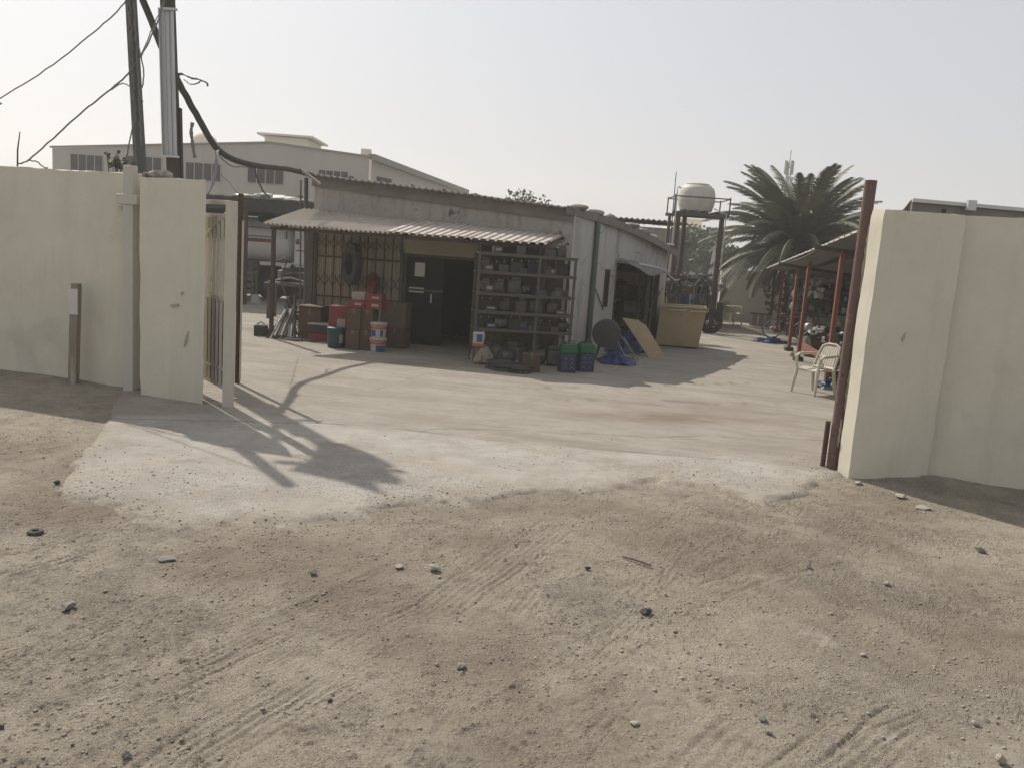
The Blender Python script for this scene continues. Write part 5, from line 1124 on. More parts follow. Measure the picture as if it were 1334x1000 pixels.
# rear cabinet beyond the tank end
m = MB(); m.box((xe + .95, TY + 1.1, zc - .12), (1.6, 2.2, 2 * hr * .86)); cab = m.build('cab', 'tank_silver', t, bevel=.06)
MB().box((xe + .98, TY - .004, AY(390, 327, TY).z), (1.5, .012, .035)).build('pink_stripe', 'stripe_red', cab)
e0_ = AY(388.5, 315.5, TY - .01); m = MB(); m.torus(e0_, .075, .012, Matrix.Rotation(R_(90), 3, 'X'), 20, 6)
for a_ in range(6): m.beam(e0_ - V(math.cos(a_ * .52) * .06, 0, math.sin(a_ * .52) * .06), e0_ + V(math.cos(a_ * .52) * .06, 0, math.sin(a_ * .52) * .06), .008, .012, up=(0, 1, 0))
m.build('emblem', 'steel_grey', cab)
m = MB(); m.box(((xs + xe) / 2 + .5, TY + 1.1, .92), (xe - xs + 2.6, 1.0, .28)); m.box(((xs + xe) / 2 + .5, TY + .5, .52), (xe - xs + 2.4, .06, .8)); m.build('chassis_and_shade_sheet', 'under_dark', t)  # lower box is a dark sheet added in place of shade beneath the truck
for k, x in enumerate((xe + 1.2, xe - .6, xe - 1.75, xe - 4.6)):
    wv = MB(); wv.lathe([(.2, -.12), (.42, -.14), (.5, -.1), (.5, .1), (.42, .14), (.2, .12)], 28, Matrix.Translation(V(x, TY + .22, .5)) @ Matrix.Rotation(R_(90), 4, 'X')); w_ = wv.build('wheel', 'tyre', t, smooth=True)
    MB().lathe([(.2, .0), (.24, .125), (.1, .13), (.09, .19), (.01, .19)], 20, Matrix.Translation(V(x, TY + .22, .5)) @ Matrix.Rotation(R_(90), 4, 'X')).build('rim', 'steel_grey', w_, smooth=True)
MB().lathe([(.16, -.3), (.19, -.27), (.19, .27), (.16, .3)], 20, Matrix.Translation(V(AY(331, 340, TY).x, TY - .05, .98))).build('air_tank', 'part_metal', t, smooth=True)
q = AY(326, 393, 25.0); q.z = 0; t = thing('mudflap_wedge', 'small pale wedge on the ground under the tanker truck', 'wedge', q); MB().prism([q, q + V(.3, 0, 0), q + V(.18, 0, .28), q + V(.05, 0, .28)], (0, .2, 0)).build('block', 'part_pale', t, bevel=.01)
# slatted crate stack
c = G(318, 393); t = thing('slatted_crate', 'greenish slatted crate standing between the gate pole and the tanker truck', 'crate', c); hh = AY(318, 352, c.y).z; m = MB()
for k in range(5): MB().box(c + V(-.05, 0, hh * (.12 + k * .2)), (.55, .05, hh * .085)).build('slat', 'crate_green', t); MB().box(c + V(-.05, .5, hh * (.12 + k * .2)), (.55, .05, hh * .085)).build('slat', 'crate_green', t)
m = MB()
for dx in (-.32, .22):
    for dy in (.04, .46): m.beam(c + V(dx, dy, 0), c + V(dx, dy, hh), .06, .06)
m.build('corner_posts', 'crate_green', t)
c = G(313, 397); t = thing('tin_can', 'small pale tin on the ground before the slatted crate', 'tin', c); MB().lathe([(.07, 0), (.075, .01), (.075, .11), (.07, .12)], 16, Matrix.Translation(c)).build('body', 'part_pale', t, smooth=True)
# shelter roof over the truck
h0, h1 = AY(262, 252, 24.0), AY(404, 262, 24.6)
t = thing('truck_shelter', 'flat dark shelter roof over the tanker truck with scraps on top', 'shelter', ((h0.x + h1.x) / 2, 24.3, 0))
zs = AY(340, 258, 24.3).z
m = MB(); m.sheet(lambda u, v: V(h0.x - 4.5 + (h1.x - h0.x + 5.2) * u, 24.2 + 5.6 * v, zs + (h1.z - h0.z) * (u - .5) * .0 - .05 * v), 80, 2, .03, lambda u, v: .012 * math.sin(u * 80 * math.pi / 2)); m.build('roof_sheet', 'shed_sheet', t)  # roof extended sideways and back, out of sight, to shade the ground below
for y_ in (24.25, 29.6): MB().box(((h0.x + h1.x) / 2 - 1.9, y_, zs - .24), (h1.x - h0.x + 5.2, .1, .32)).build('fascia', 'under_dark', t)
xb = AY(321, 275, 24.3).x
for x in (h0.x - 1.2, xb, h1.x + .4): MB().beam(V(x, 24.28, 0), V(x, 24.28, zs - .1), .1, .1).build('post', 'dark_bar', t)
for k, (px, w_, h_) in enumerate(((343, .34, .12), (357, .45, .10), (312, .4, .07), (385, .55, .08))):
    p = AY(px, 255, 24.5); tag(MB().blob((p.x, 24.6, zs + h_ * .5), (w_, .3, h_), 140 + k, .3, 2).build('scrap_bundle', 'part_pale', origin=(p.x, 24.6, zs)), ORD[k] + ' pale bundle on the truck shelter roof, ' + ['highest in the middle', 'wide and low', 'flat and nearest the barred gate', 'flat and nearest the workshop'][k], 'bundle', 'bundles on the truck shelter roof')
p = AY(341, 283, 26.6); tag(MB().blob((p.x, 27.6, p.z - .1), (.45, .4, .28), 150, .2, 3).build('covered_load', 'teal_plastic', origin=p), 'dark teal bundle lying on top of the tanker', 'bundle')
p = AY(365, 276, 26.0); tag(MB().blob((p.x, 27.9, p.z - .08), (.9, .5, .22), 151, .3, 3).build('covered_load', 'crate_green', origin=p), 'long greenish bundle lying on the tanker beside the teal one', 'bundle')
# thin posts at the near shop corner
for k, (px, py0, py1, Y, r) in enumerate(((391, 235, 430, 18.6, .02), (398, 232, 425, 18.2, .045))):
    b = AY(px, py1, Y); q = AY(px + 1, py0, Y); tag(MB().tube([V(b.x, Y, 0), V(q.x, Y, q.z)], r, 8).build('corner_post', 'steel_grey', origin=(b.x, Y, 0), smooth=True), ['thin rod rising beside the workshop corner to the hose', 'grey round post under the roof at the workshop corner'][k], 'post')

# ------------------------------------------------------------------ warehouse behind
WY = 50.0
wl, wp_, wr = AY(68, 193, WY), AY(352, 186.5, WY), AY(481, 205, WY); we = AY(606, 251, 74.0)
wh = thing('warehouse', 'long grey gabled warehouse with small barred windows beyond the yard', 'warehouse', (wp_.x, WY, 0))
m = MB(); m.prism([V(wl.x, WY, -.1), V(wr.x, WY, -.1), wr, wp_, V(wl.x, WY, wl.z)], (0, .3, 0)); m.build('gable_wall', 'warehouse', wh)
dS = (V(we.x, we.y, 0) - V(wr.x, WY, 0)); m = MB(); m.prism([V(wr.x, WY + .302, -.1), V(we.x, we.y, -.1), V(we.x, we.y, we.z), V(wr.x, WY + .302, wr.z - .05)], (-.3, 0, 0)); m.build('side_wall', 'warehouse', wh)
m = MB(); m.beam(V(wl.x - .1, WY - .05, wl.z + .05), wp_ + V(0, -.05, .03), .1, .1); m.beam(wp_ + V(0, -.05, .03), wr + V(.1, -.05, .03), .1, .1); m.build('parapet_trim', 'warehouse_trim', wh)
m = MB(); m.beam(V(wr.x + .15, WY, wr.z + .02), V(we.x + .15, we.y, we.z + .05), .4, .35); m.build('gutter', 'warehouse_trim', wh)
m = MB(); back = V(0, 26, 0); m.prism([V(wl.x, WY + .31, wl.z - .1), wp_ + V(0, .31, -.12), wp_ + back + V(0, 0, -.12), V(wl.x, WY, wl.z - .1) + back], (0, 0, -.1)); m.prism([wp_ + V(0, .31, -.14), wr + V(-.35, .31, -.12), V(we.x - .4, we.y, we.z - .1), wp_ + back + V(0, 0, -.14)], (0, 0, -.1)); m.build('roof', 'warehouse_trim', wh)
MB().tube([V(wr.x + .1, WY - .12, 0), V(wr.x + .1, WY - .12, wr.z - .15)], .08, 8).build('downpipe', 'cream_far', wh)
for x0, x1, y0, y1, n in ((92, 134.5, 203.5, 222, 4), (165, 211, 206.5, 224, 4), (242, 288, 211, 237.5, 4), (322.5, 370, 216.5, 241, 4), (415, 453.5, 221.5, 246, 4)):
    c = AY((x0 + x1) / 2, (y0 + y1) / 2, WY); s = S(c); w_ = (x1 - x0) * s * 1.0; h_ = (y1 - y0 - (x1 - x0) * .0717) * s
    h_ = max(h_, 1.0); m = MB(); m.box(c + V(0, -.01, 0), (w_, .08, h_)); fr_ = m.build('window', 'warehouse', wh)
    for k in range(n):
        m = MB(); m.box(c + V(-w_ / 2 + w_ * (k + .5) / n, -.06, 0), (w_ / n * .86, .03, h_ * .92)); m.build('pane', 'window_glass', fr_)
for x0, x1, y0, y1 in ((497, 509, 229, 237),):
    t_ = lambda px, py: PLN(px, py, (wr.x, WY + .3), (we.x, we.y), .03); m = MB(); m.prism([t_(491, 237), t_(510, 240), t_(510, 234), t_(491, 230)], (.02, 0, 0)); m.build('window', 'window_glass', wh)
q = AY(379, 176, 58); a, b = AY(345, 173, 58), AY(417, 180, 58); m = MB(); zb_ = AY(380, 205, 58).z
cxr = AY(400, 178, 58).x; m.box(((a.x + cxr) / 2, 60, (a.z + zb_) / 2 - .15), (cxr - a.x, 4, a.z - zb_ - .1)); rm = m.build('roof_room', 'cream_far', wh)
m = MB(); m.box(((a.x + cxr) / 2, 60, a.z - .1), (cxr - a.x + .9, 4.6, .12)); m.build('slab', 'cream_far', rm)
p = AY(477, 205, WY + .6); MB().box(p + V(0, 0, .15), (.55, .5, .6)).build('vent_box', 'cream_far', wh)
p = AY(266, 186, 60); t = thing('small_dome', 'small pale dome showing over the warehouse roof behind the hose', 'dome', p - V(0, 0, 1.2)); MB().lathe([(.9, -1.8), (.9, .0), (.82, .25), (.6, .5), (.3, .66), (.02, .72)], 24, Matrix.Translation(p)).build('dome_shell', 'cream_far', t, smooth=True); 
MB().lathe([(1.0, -1.75), (1.0, -1.0)], 24, Matrix.Translation(p)).build('drum', 'cream_far', t)
# shrub standing before the warehouse near the shop corner
def leaf_cloud(lf, c, rad, n, size, seed, flat=.5):
    r = random.Random(seed)
    for _ in range(n):
        d = Vector((r.gauss(0, 1), r.gauss(0, 1), r.gauss(0, 1))).normalized() * r.uniform(.35, 1) ** .6; p = Vector(c) + Vector((d.x * rad[0], d.y * rad[1], d.z * rad[2]))
        a = Vector((r.uniform(-1, 1), r.uniform(-1, 1), r.uniform(-.8, .6))).normalized() * size * r.uniform(.6, 1.3); b = a.orthogonal().normalized() * size * .35
        b.rotate(Quaternion(a.normalized(), r.uniform(0, 6.28))); lf.add([p - a * .5, p + b, p + a * .5, p - b], [(0, 1, 2, 3)])
def tree(name, lab, base, hgt, crown_r, clumps, leaves, size, seed, mat='leaf_tree', cat='tree', trunk_r=.16, group=None, crown_z=.62):
    r = random.Random(seed); base = Vector(base); t = thing(name, lab, cat, base, 0, group); m = MB(); lf = MB(); fork = base + V(r.uniform(-.2, .2), 0, hgt * .38)
    m.tube([base - V(0, 0, .2), base.lerp(fork, .5) + V(r.uniform(-.1, .1), 0, 0), fork], [trunk_r, trunk_r * .8, trunk_r * .65], 8)
    for k in range(clumps):
        a = r.uniform(0, 6.28); q = r.uniform(.15, 1); c = base + V(math.cos(a) * crown_r * q, math.sin(a) * crown_r * q, hgt * r.uniform(crown_z - .18, .93) * (1 - .12 * q))
        m.tube([fork, fork.lerp(c, .55) + V(0, 0, -.05 * hgt), c], [trunk_r * .4, trunk_r * .22, trunk_r * .08], 5)
        k_ = r.uniform(.22, .42) * crown_r; leaf_cloud(lf, c, (k_ * 1.2, k_ * 1.2, k_ * .85), leaves, size, seed * 31 + k)
    m.build('trunk', 'bark', t); lf.build('crown', mat, t); return t
sh_ = AY(384, 250, 40); tree('dry_shrub', 'dark dry shrub before the warehouse wall by the workshop corner', (sh_.x, 40, 0), sh_.z + .5, .5, 7, 60, .16, 3, cat='shrub', trunk_r=.06, crown_z=.85)
tc_ = AY(676, 262, 46); tree('leafy_tree', 'leafy tree top showing over the middle of the workshop roof', (tc_.x, 46, 0), AY(680, 243, 46).z, 1.9, 34, 80, .2, 5)

# ------------------------------------------------------------------ behind the shop: rear building, water tower, lean-to, far trees
RY = 30.0; a, b, c = AY(790, 285, RY), AY(879, 293, RY), AY(884, 300, RY)
t = thing('rear_building', 'grey building with a ragged sheet roof behind the workshop', 'building', ((a.x + b.x) / 2, RY, 0)); xa = a.x - 1.0; xb = AY(874, 300, RY).x
m = MB(); m.box(((xa + xb) / 2, RY + 2, b.z / 2 - .1), (xb - xa, 4, b.z - .1)); m.build('wall', 'plaster_grey', t); m = MB(); m.box((xb + .12, RY + 2.0, b.z / 2 - .12), (.22, 4.1, b.z - .14)); m.build('end_wall', 'plaster_white', t)
m = MB(); m.sheet(lambda u, v: V(xa - .3 + (xb - xa + 1.0) * u, RY - .4 + 4.6 * v, b.z + .12 - .05 * u + .1 * v), 90, 3, .03, lambda u, v: .03 * math.sin(u * 90 * math.pi / 2) + .08 * float(fbm(np.array([u * 8]), np.array([v * 3]), 330, 3)[0])); m.build('roof', 'shed_sheet', t)
# water tower
TWY = 27.0; f0, f1 = AY(884, 278, TWY), AY(941, 281, TWY); zp = (f0.z + f1.z) / 2
t = thing('water_tower', 'rusty steel stand carrying the white water tank above the yard', 'tank stand', ((f0.x + f1.x) / 2, TWY, 0))
for k, (x, y) in enumerate(((f0.x, TWY), (f1.x, TWY), (f0.x * 1.046 + .22, TWY + 1.25), (f1.x * 1.046 + .01, TWY + 1.25), (f0.x - .22, TWY + .3))): MB().beam(V(x, y, 0), V(x, y, zp - .04 if k < 4 else zp - .02), .13 if k < 4 else .09, .13 if k < 4 else .09).build('leg', 'dark_bar' if k != 4 else 'steel_grey', t)
m = MB(); m.box(((f0.x + f1.x) / 2, TWY, zp), (f1.x - f0.x + .4, .1, .1)); m.box(((f0.x + f1.x) / 2, TWY + 1.25, zp), (f1.x - f0.x + .4, .1, .1))
for k in range(4): m.box((f0.x + (f1.x - f0.x) * (k + .5) / 4, TWY + .62, zp + .08), (.1, 1.5, .06))
m.build('platform', 'steel_grey', t)
zr_ = AY(905, 257, TWY).z; m = MB()
for y in (TWY - .05, TWY + 1.3): m.tube([V(f0.x - .15, y, zr_), V(f1.x + .2, y, zr_)], .02, 6)
for x in (f0.x - .15, f1.x + .2): m.tube([V(x, TWY - .05, zr_), V(x, TWY + 1.3, zr_)], .02, 6); m.tube([V(x, TWY - .05, zp), V(x, TWY - .05, zr_ + .05)], .022, 6); m.tube([V(x, TWY + 1.3, zp), V(x, TWY + 1.3, zr_ + .05)], .022, 6)
m.build('guard_rail', 'steel_grey', t)
tc = AY(907.5, 262, TWY + .6); tr_ = 23.5 * S(tc); zt0 = zp + .12; zt1 = AY(907, 242, TWY + .6).z
t = thing('water_tank', 'dirty white plastic water tank on top of the steel stand', 'water tank', (tc.x, TWY + .62, zt0)); hT = zt1 - zt0; mw = Matrix.Translation(V(tc.x, TWY + .62, zt0)); prof = []
for k in range(19):
    q = k / 18; r = tr_ * (.86 + .15 * math.sin(math.pi * min(1, q * 1.02))) * (1 + (.012 if k % 3 == 1 else 0)); prof.append((r if q < .88 else r * (1 - (q - .88) * 1.3), hT * q))
MB().lathe(prof, 36, mw).build('shell', 'tank_white', t, smooth=True); MB().lathe([(tr_ * .62, hT * .985), (tr_ * .64, hT * 1.05), (tr_ * .55, hT * 1.08), (.02, hT * 1.09)], 28, mw).build('lid', 'tank_white', t, smooth=True)
MB().tube(wob([V(tc.x - tr_, TWY + .4, zt0 + hT * .85), V(tc.x - tr_ * 1.25, TWY + .2, zt0 + hT * .8), V(f0.x - .12, TWY - .1, zp + .2), V(f0.x - .12, TWY - .1, .2)], .003, 2), .022, 8).build('inlet_pipe', 'white_plastic', t, smooth=True)
MB().tube([V(tc.x + tr_ * .9, TWY + .3, zt0 + .1), V(f1.x + .1, TWY - .1, zp + .05), V(f1.x + .1, TWY - .1, .3)], .018, 8).build('outlet_pipe', 'white_plastic', t, smooth=True)
p = AY(872, 330, 26); q = AY(881, 224, 26); tag(MB().tube([V(p.x - .1, 26, 0), p, q], [.022, .02, .012], 8).build('antenna_rod', 'steel_grey', origin=(p.x, 26, 0)), 'tall thin antenna rod beside the water tank stand', 'rod')
# low lean-to with clothes and scrap on its roof
LY = 29.0; a, b = AY(862, 365, LY), AY(932, 374, LY); zl = (a.z + b.z) / 2
t = thing('lean_to', 'low yellow lean-to under a flat roof behind the yellow bin', 'lean-to', ((a.x + b.x) / 2, LY, 0)); xm = AY(912, 380, LY).x; x0_, x1_ = a.x - .2, b.x + .1
m = MB(); m.box(((x0_ + xm) / 2, LY + 1.0, zl / 2 - .08), (xm - x0_, .12, zl - .06)); m.build('wall', 'yellow_wall', t); m = MB(); m.box(((xm + x1_) / 2 + .003, LY + 1.4, zl / 2 - .08), (x1_ - xm, .12, zl - .06)); m.build('dark_panel', 'interior', t)
m = MB(); m.box(((x0_ + x1_) / 2, LY + 1.0, zl), (x1_ - x0_ + .3, 2.4, .09)); m.box(((x0_ + x1_) / 2, LY - .19, zl - .01), (x1_ - x0_ + .32, .03, .13)); m.build('roof', 'roof_metal', t, bevel=.004)
for x in (x0_ + .1, x1_ - .1): MB().beam(V(x, LY - .1, 0), V(x, LY - .1, zl - .05), .1, .1).build('post', 'dark_bar', t)
SC = [(893, 357, .25, 'part_pale', 'white crumpled scrap'), (905, 356, .38, 'part_pale', 'broad white scrap'), (918, 361, .28, 'part_metal', 'grey scrap'), (928, 358, .3, 'part_pale', 'white scrap nearest the tall tower leg'), (900, 361, .3, 'part_dark', 'dark scrap'), (934, 364, .22, 'part_pale', 'small pale scrap')]
for k, (px, py, w_, mtl, lab) in enumerate(SC):
    p = AY(px, py, LY + .7); hh = max(.08, p.z - zl - .02); m = MB()
    for j in range(4): m.blob((p.x + rr.uniform(-.18, .18), LY + .7 + rr.uniform(-.2, .2), zl + .06 + rr.uniform(.02, hh)), (w_ * rr.uniform(.35, .6), w_ * .4, .08), 160 + k * 5 + j, .5, 2, rr.uniform(0, 3))
    tag(m.build('scrap_heap', mtl, origin=(p.x, LY + .7, zl + .05)), lab + ' heaped on the flat lean-to roof', 'scrap', 'scrap on the lean-to roof')
p = AY(887, 362, LY + .5); tag(MB().blob((p.x, LY + .5, zl + .2), (.2, .16, .2), 190, .3, 3).build('red_bag', 'cloth_red', origin=(p.x, LY + .5, zl + .05)), 'red bag on the flat lean-to roof', 'bag')
# clothes hung before the lean-to
ca, cb = AY(876, 378, LY - .4), AY(925, 384, LY - .4); zc2 = min(ca.z, cb.z)
cl_ = thing('clothes_line', 'thin line strung before the low yellow lean-to', 'clothes line', ca); MB().tube([V(ca.x - .5, LY - .4, zc2 + .02), V((ca.x + cb.x) / 2, LY - .4, zc2 - .03), V(cb.x + .3, LY - .4, zc2 + .02)], .008, 6).build('line', 'cable_grey', cl_)
def garment(px, w_, h_, mat, lab, seed):
    p = AY(px, 382, LY - .4); m = MB(); r = random.Random(seed); c = V(p.x, LY - .415, zc2 - .02)
    m.sheet(lambda u, v: c + V((u - .5) * w_ * (1 - .12 * v), .05 * math.sin(u * 9 + seed) * v, -h_ * v * (1 + .06 * math.sin(u * 7 + seed))), 12, 8, .012)
    for s_ in (-1, 1):
        if seed % 2: m.sheet(lambda u, v: c + V(s_ * (w_ * .46 + .14 * u), .02 * math.sin(v * 6), -.06 - .10 * u - h_ * .35 * v), 4, 5, .012)
    tag(m.build('garment', mat, origin=c, smooth=True), lab, 'garment', 'clothes hung before the lean-to')
garment(880, .42, .55, 'cloth_dark', 'black shirt at the end of the line by the engine stand', 1); garment(893, .38, .6, 'cloth_blue', 'navy shirt hanging on the line before the yellow wall', 3); garment(901, .22, .45, 'cloth_pale', 'pale blue cloth hanging between the two navy clothes', 2); garment(909, .38, .75, 'cloth_blue', 'long navy garment hanging beside the pale blue cloth', 4); garment(920, .36, .9, 'cloth_dark', 'long black garment at the tower-leg end of the line', 6)
# dark hoses hanging on the tower leg
hx = f1.x - .45; m = MB()
for k in range(6): m.torus((hx + rr.uniform(-.1, .15), TWY - .2 - k * .04, 1.35 + rr.uniform(-.25, .1)), .24 + .06 * rr.random(), .03, Matrix.Rotation(R_(90), 3, 'X') @ Matrix.Diagonal((.6, 1.6, 1)).to_3x3(), 28, 8)
tag(m.build('hose_coil', 'black_rubber', origin=(hx, TWY - .3, 1.3), smooth=True), 'dark hoses hung in loops on the tank stand leg', 'hose coil')
q = AY(928, 420, 26.2); tag(tyre_proto('tyre', 'x', .4, .22), 'dark tyre standing at the foot of the tank stand', 'tyre'); o = bpy.data.objects['tyre.002'] if 'tyre.002' in bpy.data.objects else None
if o is not None: o.location = V(q.x - .1, 26.1, .4); o.rotation_euler = (R_(84), 0, .3)
p = G(948, 419); t = thing('black_bin', 'black box standing between the tank stand and the far white chair', 'box', p + V(-.55, .1, 0)); MB().box(p + V(-.55, .1, .35), (.6, .5, .7)).build('body', 'black_plastic', t, bevel=.02); MB().box(p + V(-.55, .1, .715), (.64, .54, .03)).build('lid', 'black_plastic', t, bevel=.008)
# far wall, low fence, pink boards
wa, wb = G(937, 417), G(1012, 424); wa.z = wb.z = 0; ex = (wb - wa).normalized(); zw = AY(965, 352, wa.y).z
tag(rough_solid('far_wall', [((wa - ex * .1)).xy, ((wb + ex * 14)).xy, ((wb + ex * 14) + V(0, .2, 0)).xy, ((wa - ex * .1) + V(0, .2, 0)).xy], max(zw, 2.0), 'cream_grey', res=.5, seed=9), 'grey-cream wall closing the far end of the yard behind the palm-side chair', 'wall')
bA, bB = G(973, 424), G(999, 427); bA.z = bB.z = 0; t = thing('low_fence', 'low fence of pinkish upright boards before the far wall', 'fence', bA); bd = (bB - bA); hF = AY(985, 408, bA.y - .3).z; off = V(0, -.35, 0)
for k in range(9): q = bA + bd * ((k + .5) / 9) + off; MB().box(q + V(0, 0, hF / 2), (bd.length / 9 * .8, .03, hF * .9), math.atan2(bd.y, bd.x)).build('board', 'pink_board' if k % 3 else 'cream_grey', t)
for z in (hF * .95, hF * .15): MB().beam(bA + off + V(0, .03, z), bB + off + V(0, .03, z), .04, .08).build('rail', 'dark_bar', t)
# plastic armchairs
def chair_proto():
    t = thing('plastic_chair', 'x', 'chair'); w_, sh = .43, .43
    m = MB(); m.sheet(lambda u, v: V((u - .5) * w_, (v - .5) * .43, sh + .015 * math.cos((v - .5) * 5) - .018 * math.sin(u * math.pi)), 10, 8, .022); m.build('seat', 'chair_plastic', t, smooth=True)
    m = MB(); bp_ = lambda x, q: V(x * (.21 - .02 * q), .205 + .16 * q, sh - .01 + .42 * q)
    for k in range(7): x = -.72 + k * .24; m.beam(bp_(x, .08), bp_(x * .95, .93), .038, .012, up=(0, 1, 0))
    m.tube([bp_(-1, 0), bp_(-1.02, .6), bp_(-.9, .93), bp_(-.4, 1.02), bp_(.4, 1.02), bp_(.9, .93), bp_(1.02, .6), bp_(1, 0)], .022, 8); m.tube([bp_(-.95, .06), bp_(.95, .06)], .02, 6); m.tube([bp_(-.97, .5), bp_(.97, .5)], .012, 6); m.build('backrest', 'chair_plastic', t, smooth=True)
    for s_ in (-1, 1):
        MB().tube([V(s_ * .225, .26, sh + .24), V(s_ * .255, .1, sh + .235), V(s_ * .26, -.14, sh + .225), V(s_ * .245, -.215, sh + .19), V(s_ * .225, -.215, sh - .02)], [.02, .026, .028, .026, .024], 8).build('armrest', 'chair_plastic', t, smooth=True)
        MB().tube([V(s_ * .215, -.205, sh - .005), V(s_ * .245, -.26, 0)], [.034, .024], 8).build('leg', 'chair_plastic', t, smooth=True)
        MB().tube([V(s_ * .21, .2, sh - .005), V(s_ * .235, .29, 0)], [.034, .024], 8).build('leg', 'chair_plastic', t, smooth=True)
    return t
ch = chair_proto(); a = G(1058, 514); place(ch, V(a.x + .02, a.y + .05, .018), R_(-58), 1.0); ch['label'] = 'cream plastic armchair in the sun before the red-posted shed'; ch['group'] = 'plastic armchairs in the yard'
c2_ = copy_tree(ch); a = G(953, 423); place(c2_, V(a.x, a.y, .02), R_(38), 1.0); c2_['label'] = 'white plastic armchair by the far wall of the yard'

# ------------------------------------------------------------------ shed of engine parts along the far side
_py = [12.0, 15.6, 19.5, 21.9, 28.5]; _px = [5.55, AY(1085, 430, 15.6).x, 6.69, 7.24, 8.92]
def Pl(Y): return V(float(np.interp(Y, _py, _px)), Y, 0)      # post line
shed = thing('parts_shed', 'open shed with thin red posts and a low corrugated roof', 'shed', Pl(15.6))
def zroof(Y): return 2.79 - (Y - 12.5) * .045
def Pe(u): Y = 12.0 + 15.0 * u; return V(5.05 + (Y - 12.0) * .190, Y, zroof(Y))
bx = V(.975, -.22, 0)
m = MB(); m.sheet(lambda u, v: Pe(u) + bx * (4.6 * v) + V(0, 0, -.42 * v + .06 * math.sin(u * 9) * (1 - v)), 150, 8, .012, lambda u, v: .022 * math.sin(u * 75 * 2 * math.pi)); m.build('roof', 'shed_sheet', shed)
m = MB()
for k in range(30): m.beam(Pe(k / 30) + V(-.012, 0, .012), Pe((k + .8) / 30) + V(-.012, 0, .012 + .01 * (k % 2)), .02, .028)
m.build('roof_edge', 'shed_edge', shed)
for (px, py), ty in (((1011, 434), 360), ((1027, 458), 354), ((1039, 471), 347)):
    b = G(px, py); zt_ = zroof(b.y) - .14; MB().beam(V(b.x, b.y, 0), V(b.x, b.y, zt_), .08, .075).build('post', 'red_post', shed, bevel=.004)
    MB().box((b.x, b.y, .06), (.2, .2, .12)).build('post_foot', 'dark_bar', shed, bevel=.01)
for Y in (15.6,): b = Pl(Y); MB().beam(b, V(b.x, Y, zroof(Y) - .12), .08, .075).build('post', 'red_post', shed, bevel=.004)
m = MB(); m.beam(Pl(12.2) + V(0, 0, zroof(12.2) - .17), Pl(28.5) + V(0, 0, zroof(27) - .15), .06, .1)
for Y in (15.6, 21.9): q = Pl(Y); m.beam(q + V(-.5, .1, zroof(Y) - .10), q + bx * 3.6 + V(0, 0, zroof(Y) - .50), .06, .08)
m.build('beam', 'dark_bar', shed)
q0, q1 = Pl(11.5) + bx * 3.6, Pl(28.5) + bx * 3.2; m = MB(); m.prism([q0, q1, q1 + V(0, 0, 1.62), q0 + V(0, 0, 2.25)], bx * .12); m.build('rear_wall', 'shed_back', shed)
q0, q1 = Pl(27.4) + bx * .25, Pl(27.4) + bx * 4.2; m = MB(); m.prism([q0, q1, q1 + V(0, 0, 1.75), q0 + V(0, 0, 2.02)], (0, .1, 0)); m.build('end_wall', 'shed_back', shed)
m = MB()
for y0, y1 in ((15.9, 19.3),): p0, p1_ = Pl(y0), Pl(y1); m.beam(p0 + V(.05, 0, .42), p1_ + V(.05, 0, .40), .05, .13)
m.build('rail', 'red_post', shed)
for k, (y0, y1, z) in enumerate(((13.2, 19.2, .55), (13.2, 19.2, 1.05), (13.2, 19.2, 1.5), (19.9, 25.5, .5), (19.9, 25.5, .95), (19.9, 25.5, 1.35))):
    p0, p1_ = Pl(y0) + bx * 2.2, Pl(y1) + bx * 2.2; m = MB(); m.prism([p0 + V(0, 0, z), p1_ + V(0, 0, z), p1_ + bx * .6 + V(0, 0, z), p0 + bx * .6 + V(0, 0, z)], (0, 0, .03)); m.build('shelf', 'part_dark', shed)
PR['pale'] = alternator_proto('engine_part', 'x', 'engine part', 'part_pale')
KA = ['alternator', 'motor', 'alternator', 'pale', 'drum', 'pale']; KL = {'alternator': 'grey engine part', 'motor': 'dark engine part', 'pale': 'pale cast engine part', 'drum': 'grey brake drum', }
first_pale = [True]
def heap(n, y0, y1, v0, v1, zf, where, grp, smin, smax, seed):
    r = random.Random(seed)
    for k in range(n):
        kd = r.choice(KA); Y = r.uniform(y0, y1); v = r.uniform(v0, v1); p = Pl(Y) + bx * v; sc = r.uniform(smin, smax)
        if kd == 'pale' and first_pale[0]: o = PR['pale']; first_pale[0] = False
        else: o = copy_tree(PR[kd])
        place(o, p + V(0, 0, zf(v, r)), r.uniform(0, 6.28), sc, (r.uniform(-.5, .5), r.uniform(-.5, .5))); o['label'] = KL[kd] + ' ' + where; o['group'] = grp
heap(64, 13.6, 19.2, .25, 2.2, lambda v, r: .03 + r.uniform(0, .25) + .28 * v, 'heaped on the floor behind the red rail of the shed', 'engine parts heaped behind the red rail', .8, 1.3, 1)
heap(44, 19.7, 25.5, .35, 2.4, lambda v, r: .03 + r.uniform(0, .3) + .26 * v, 'heaped on the floor of the shed behind the bicycle', 'engine parts heaped behind the bicycle', .9, 1.4, 2)
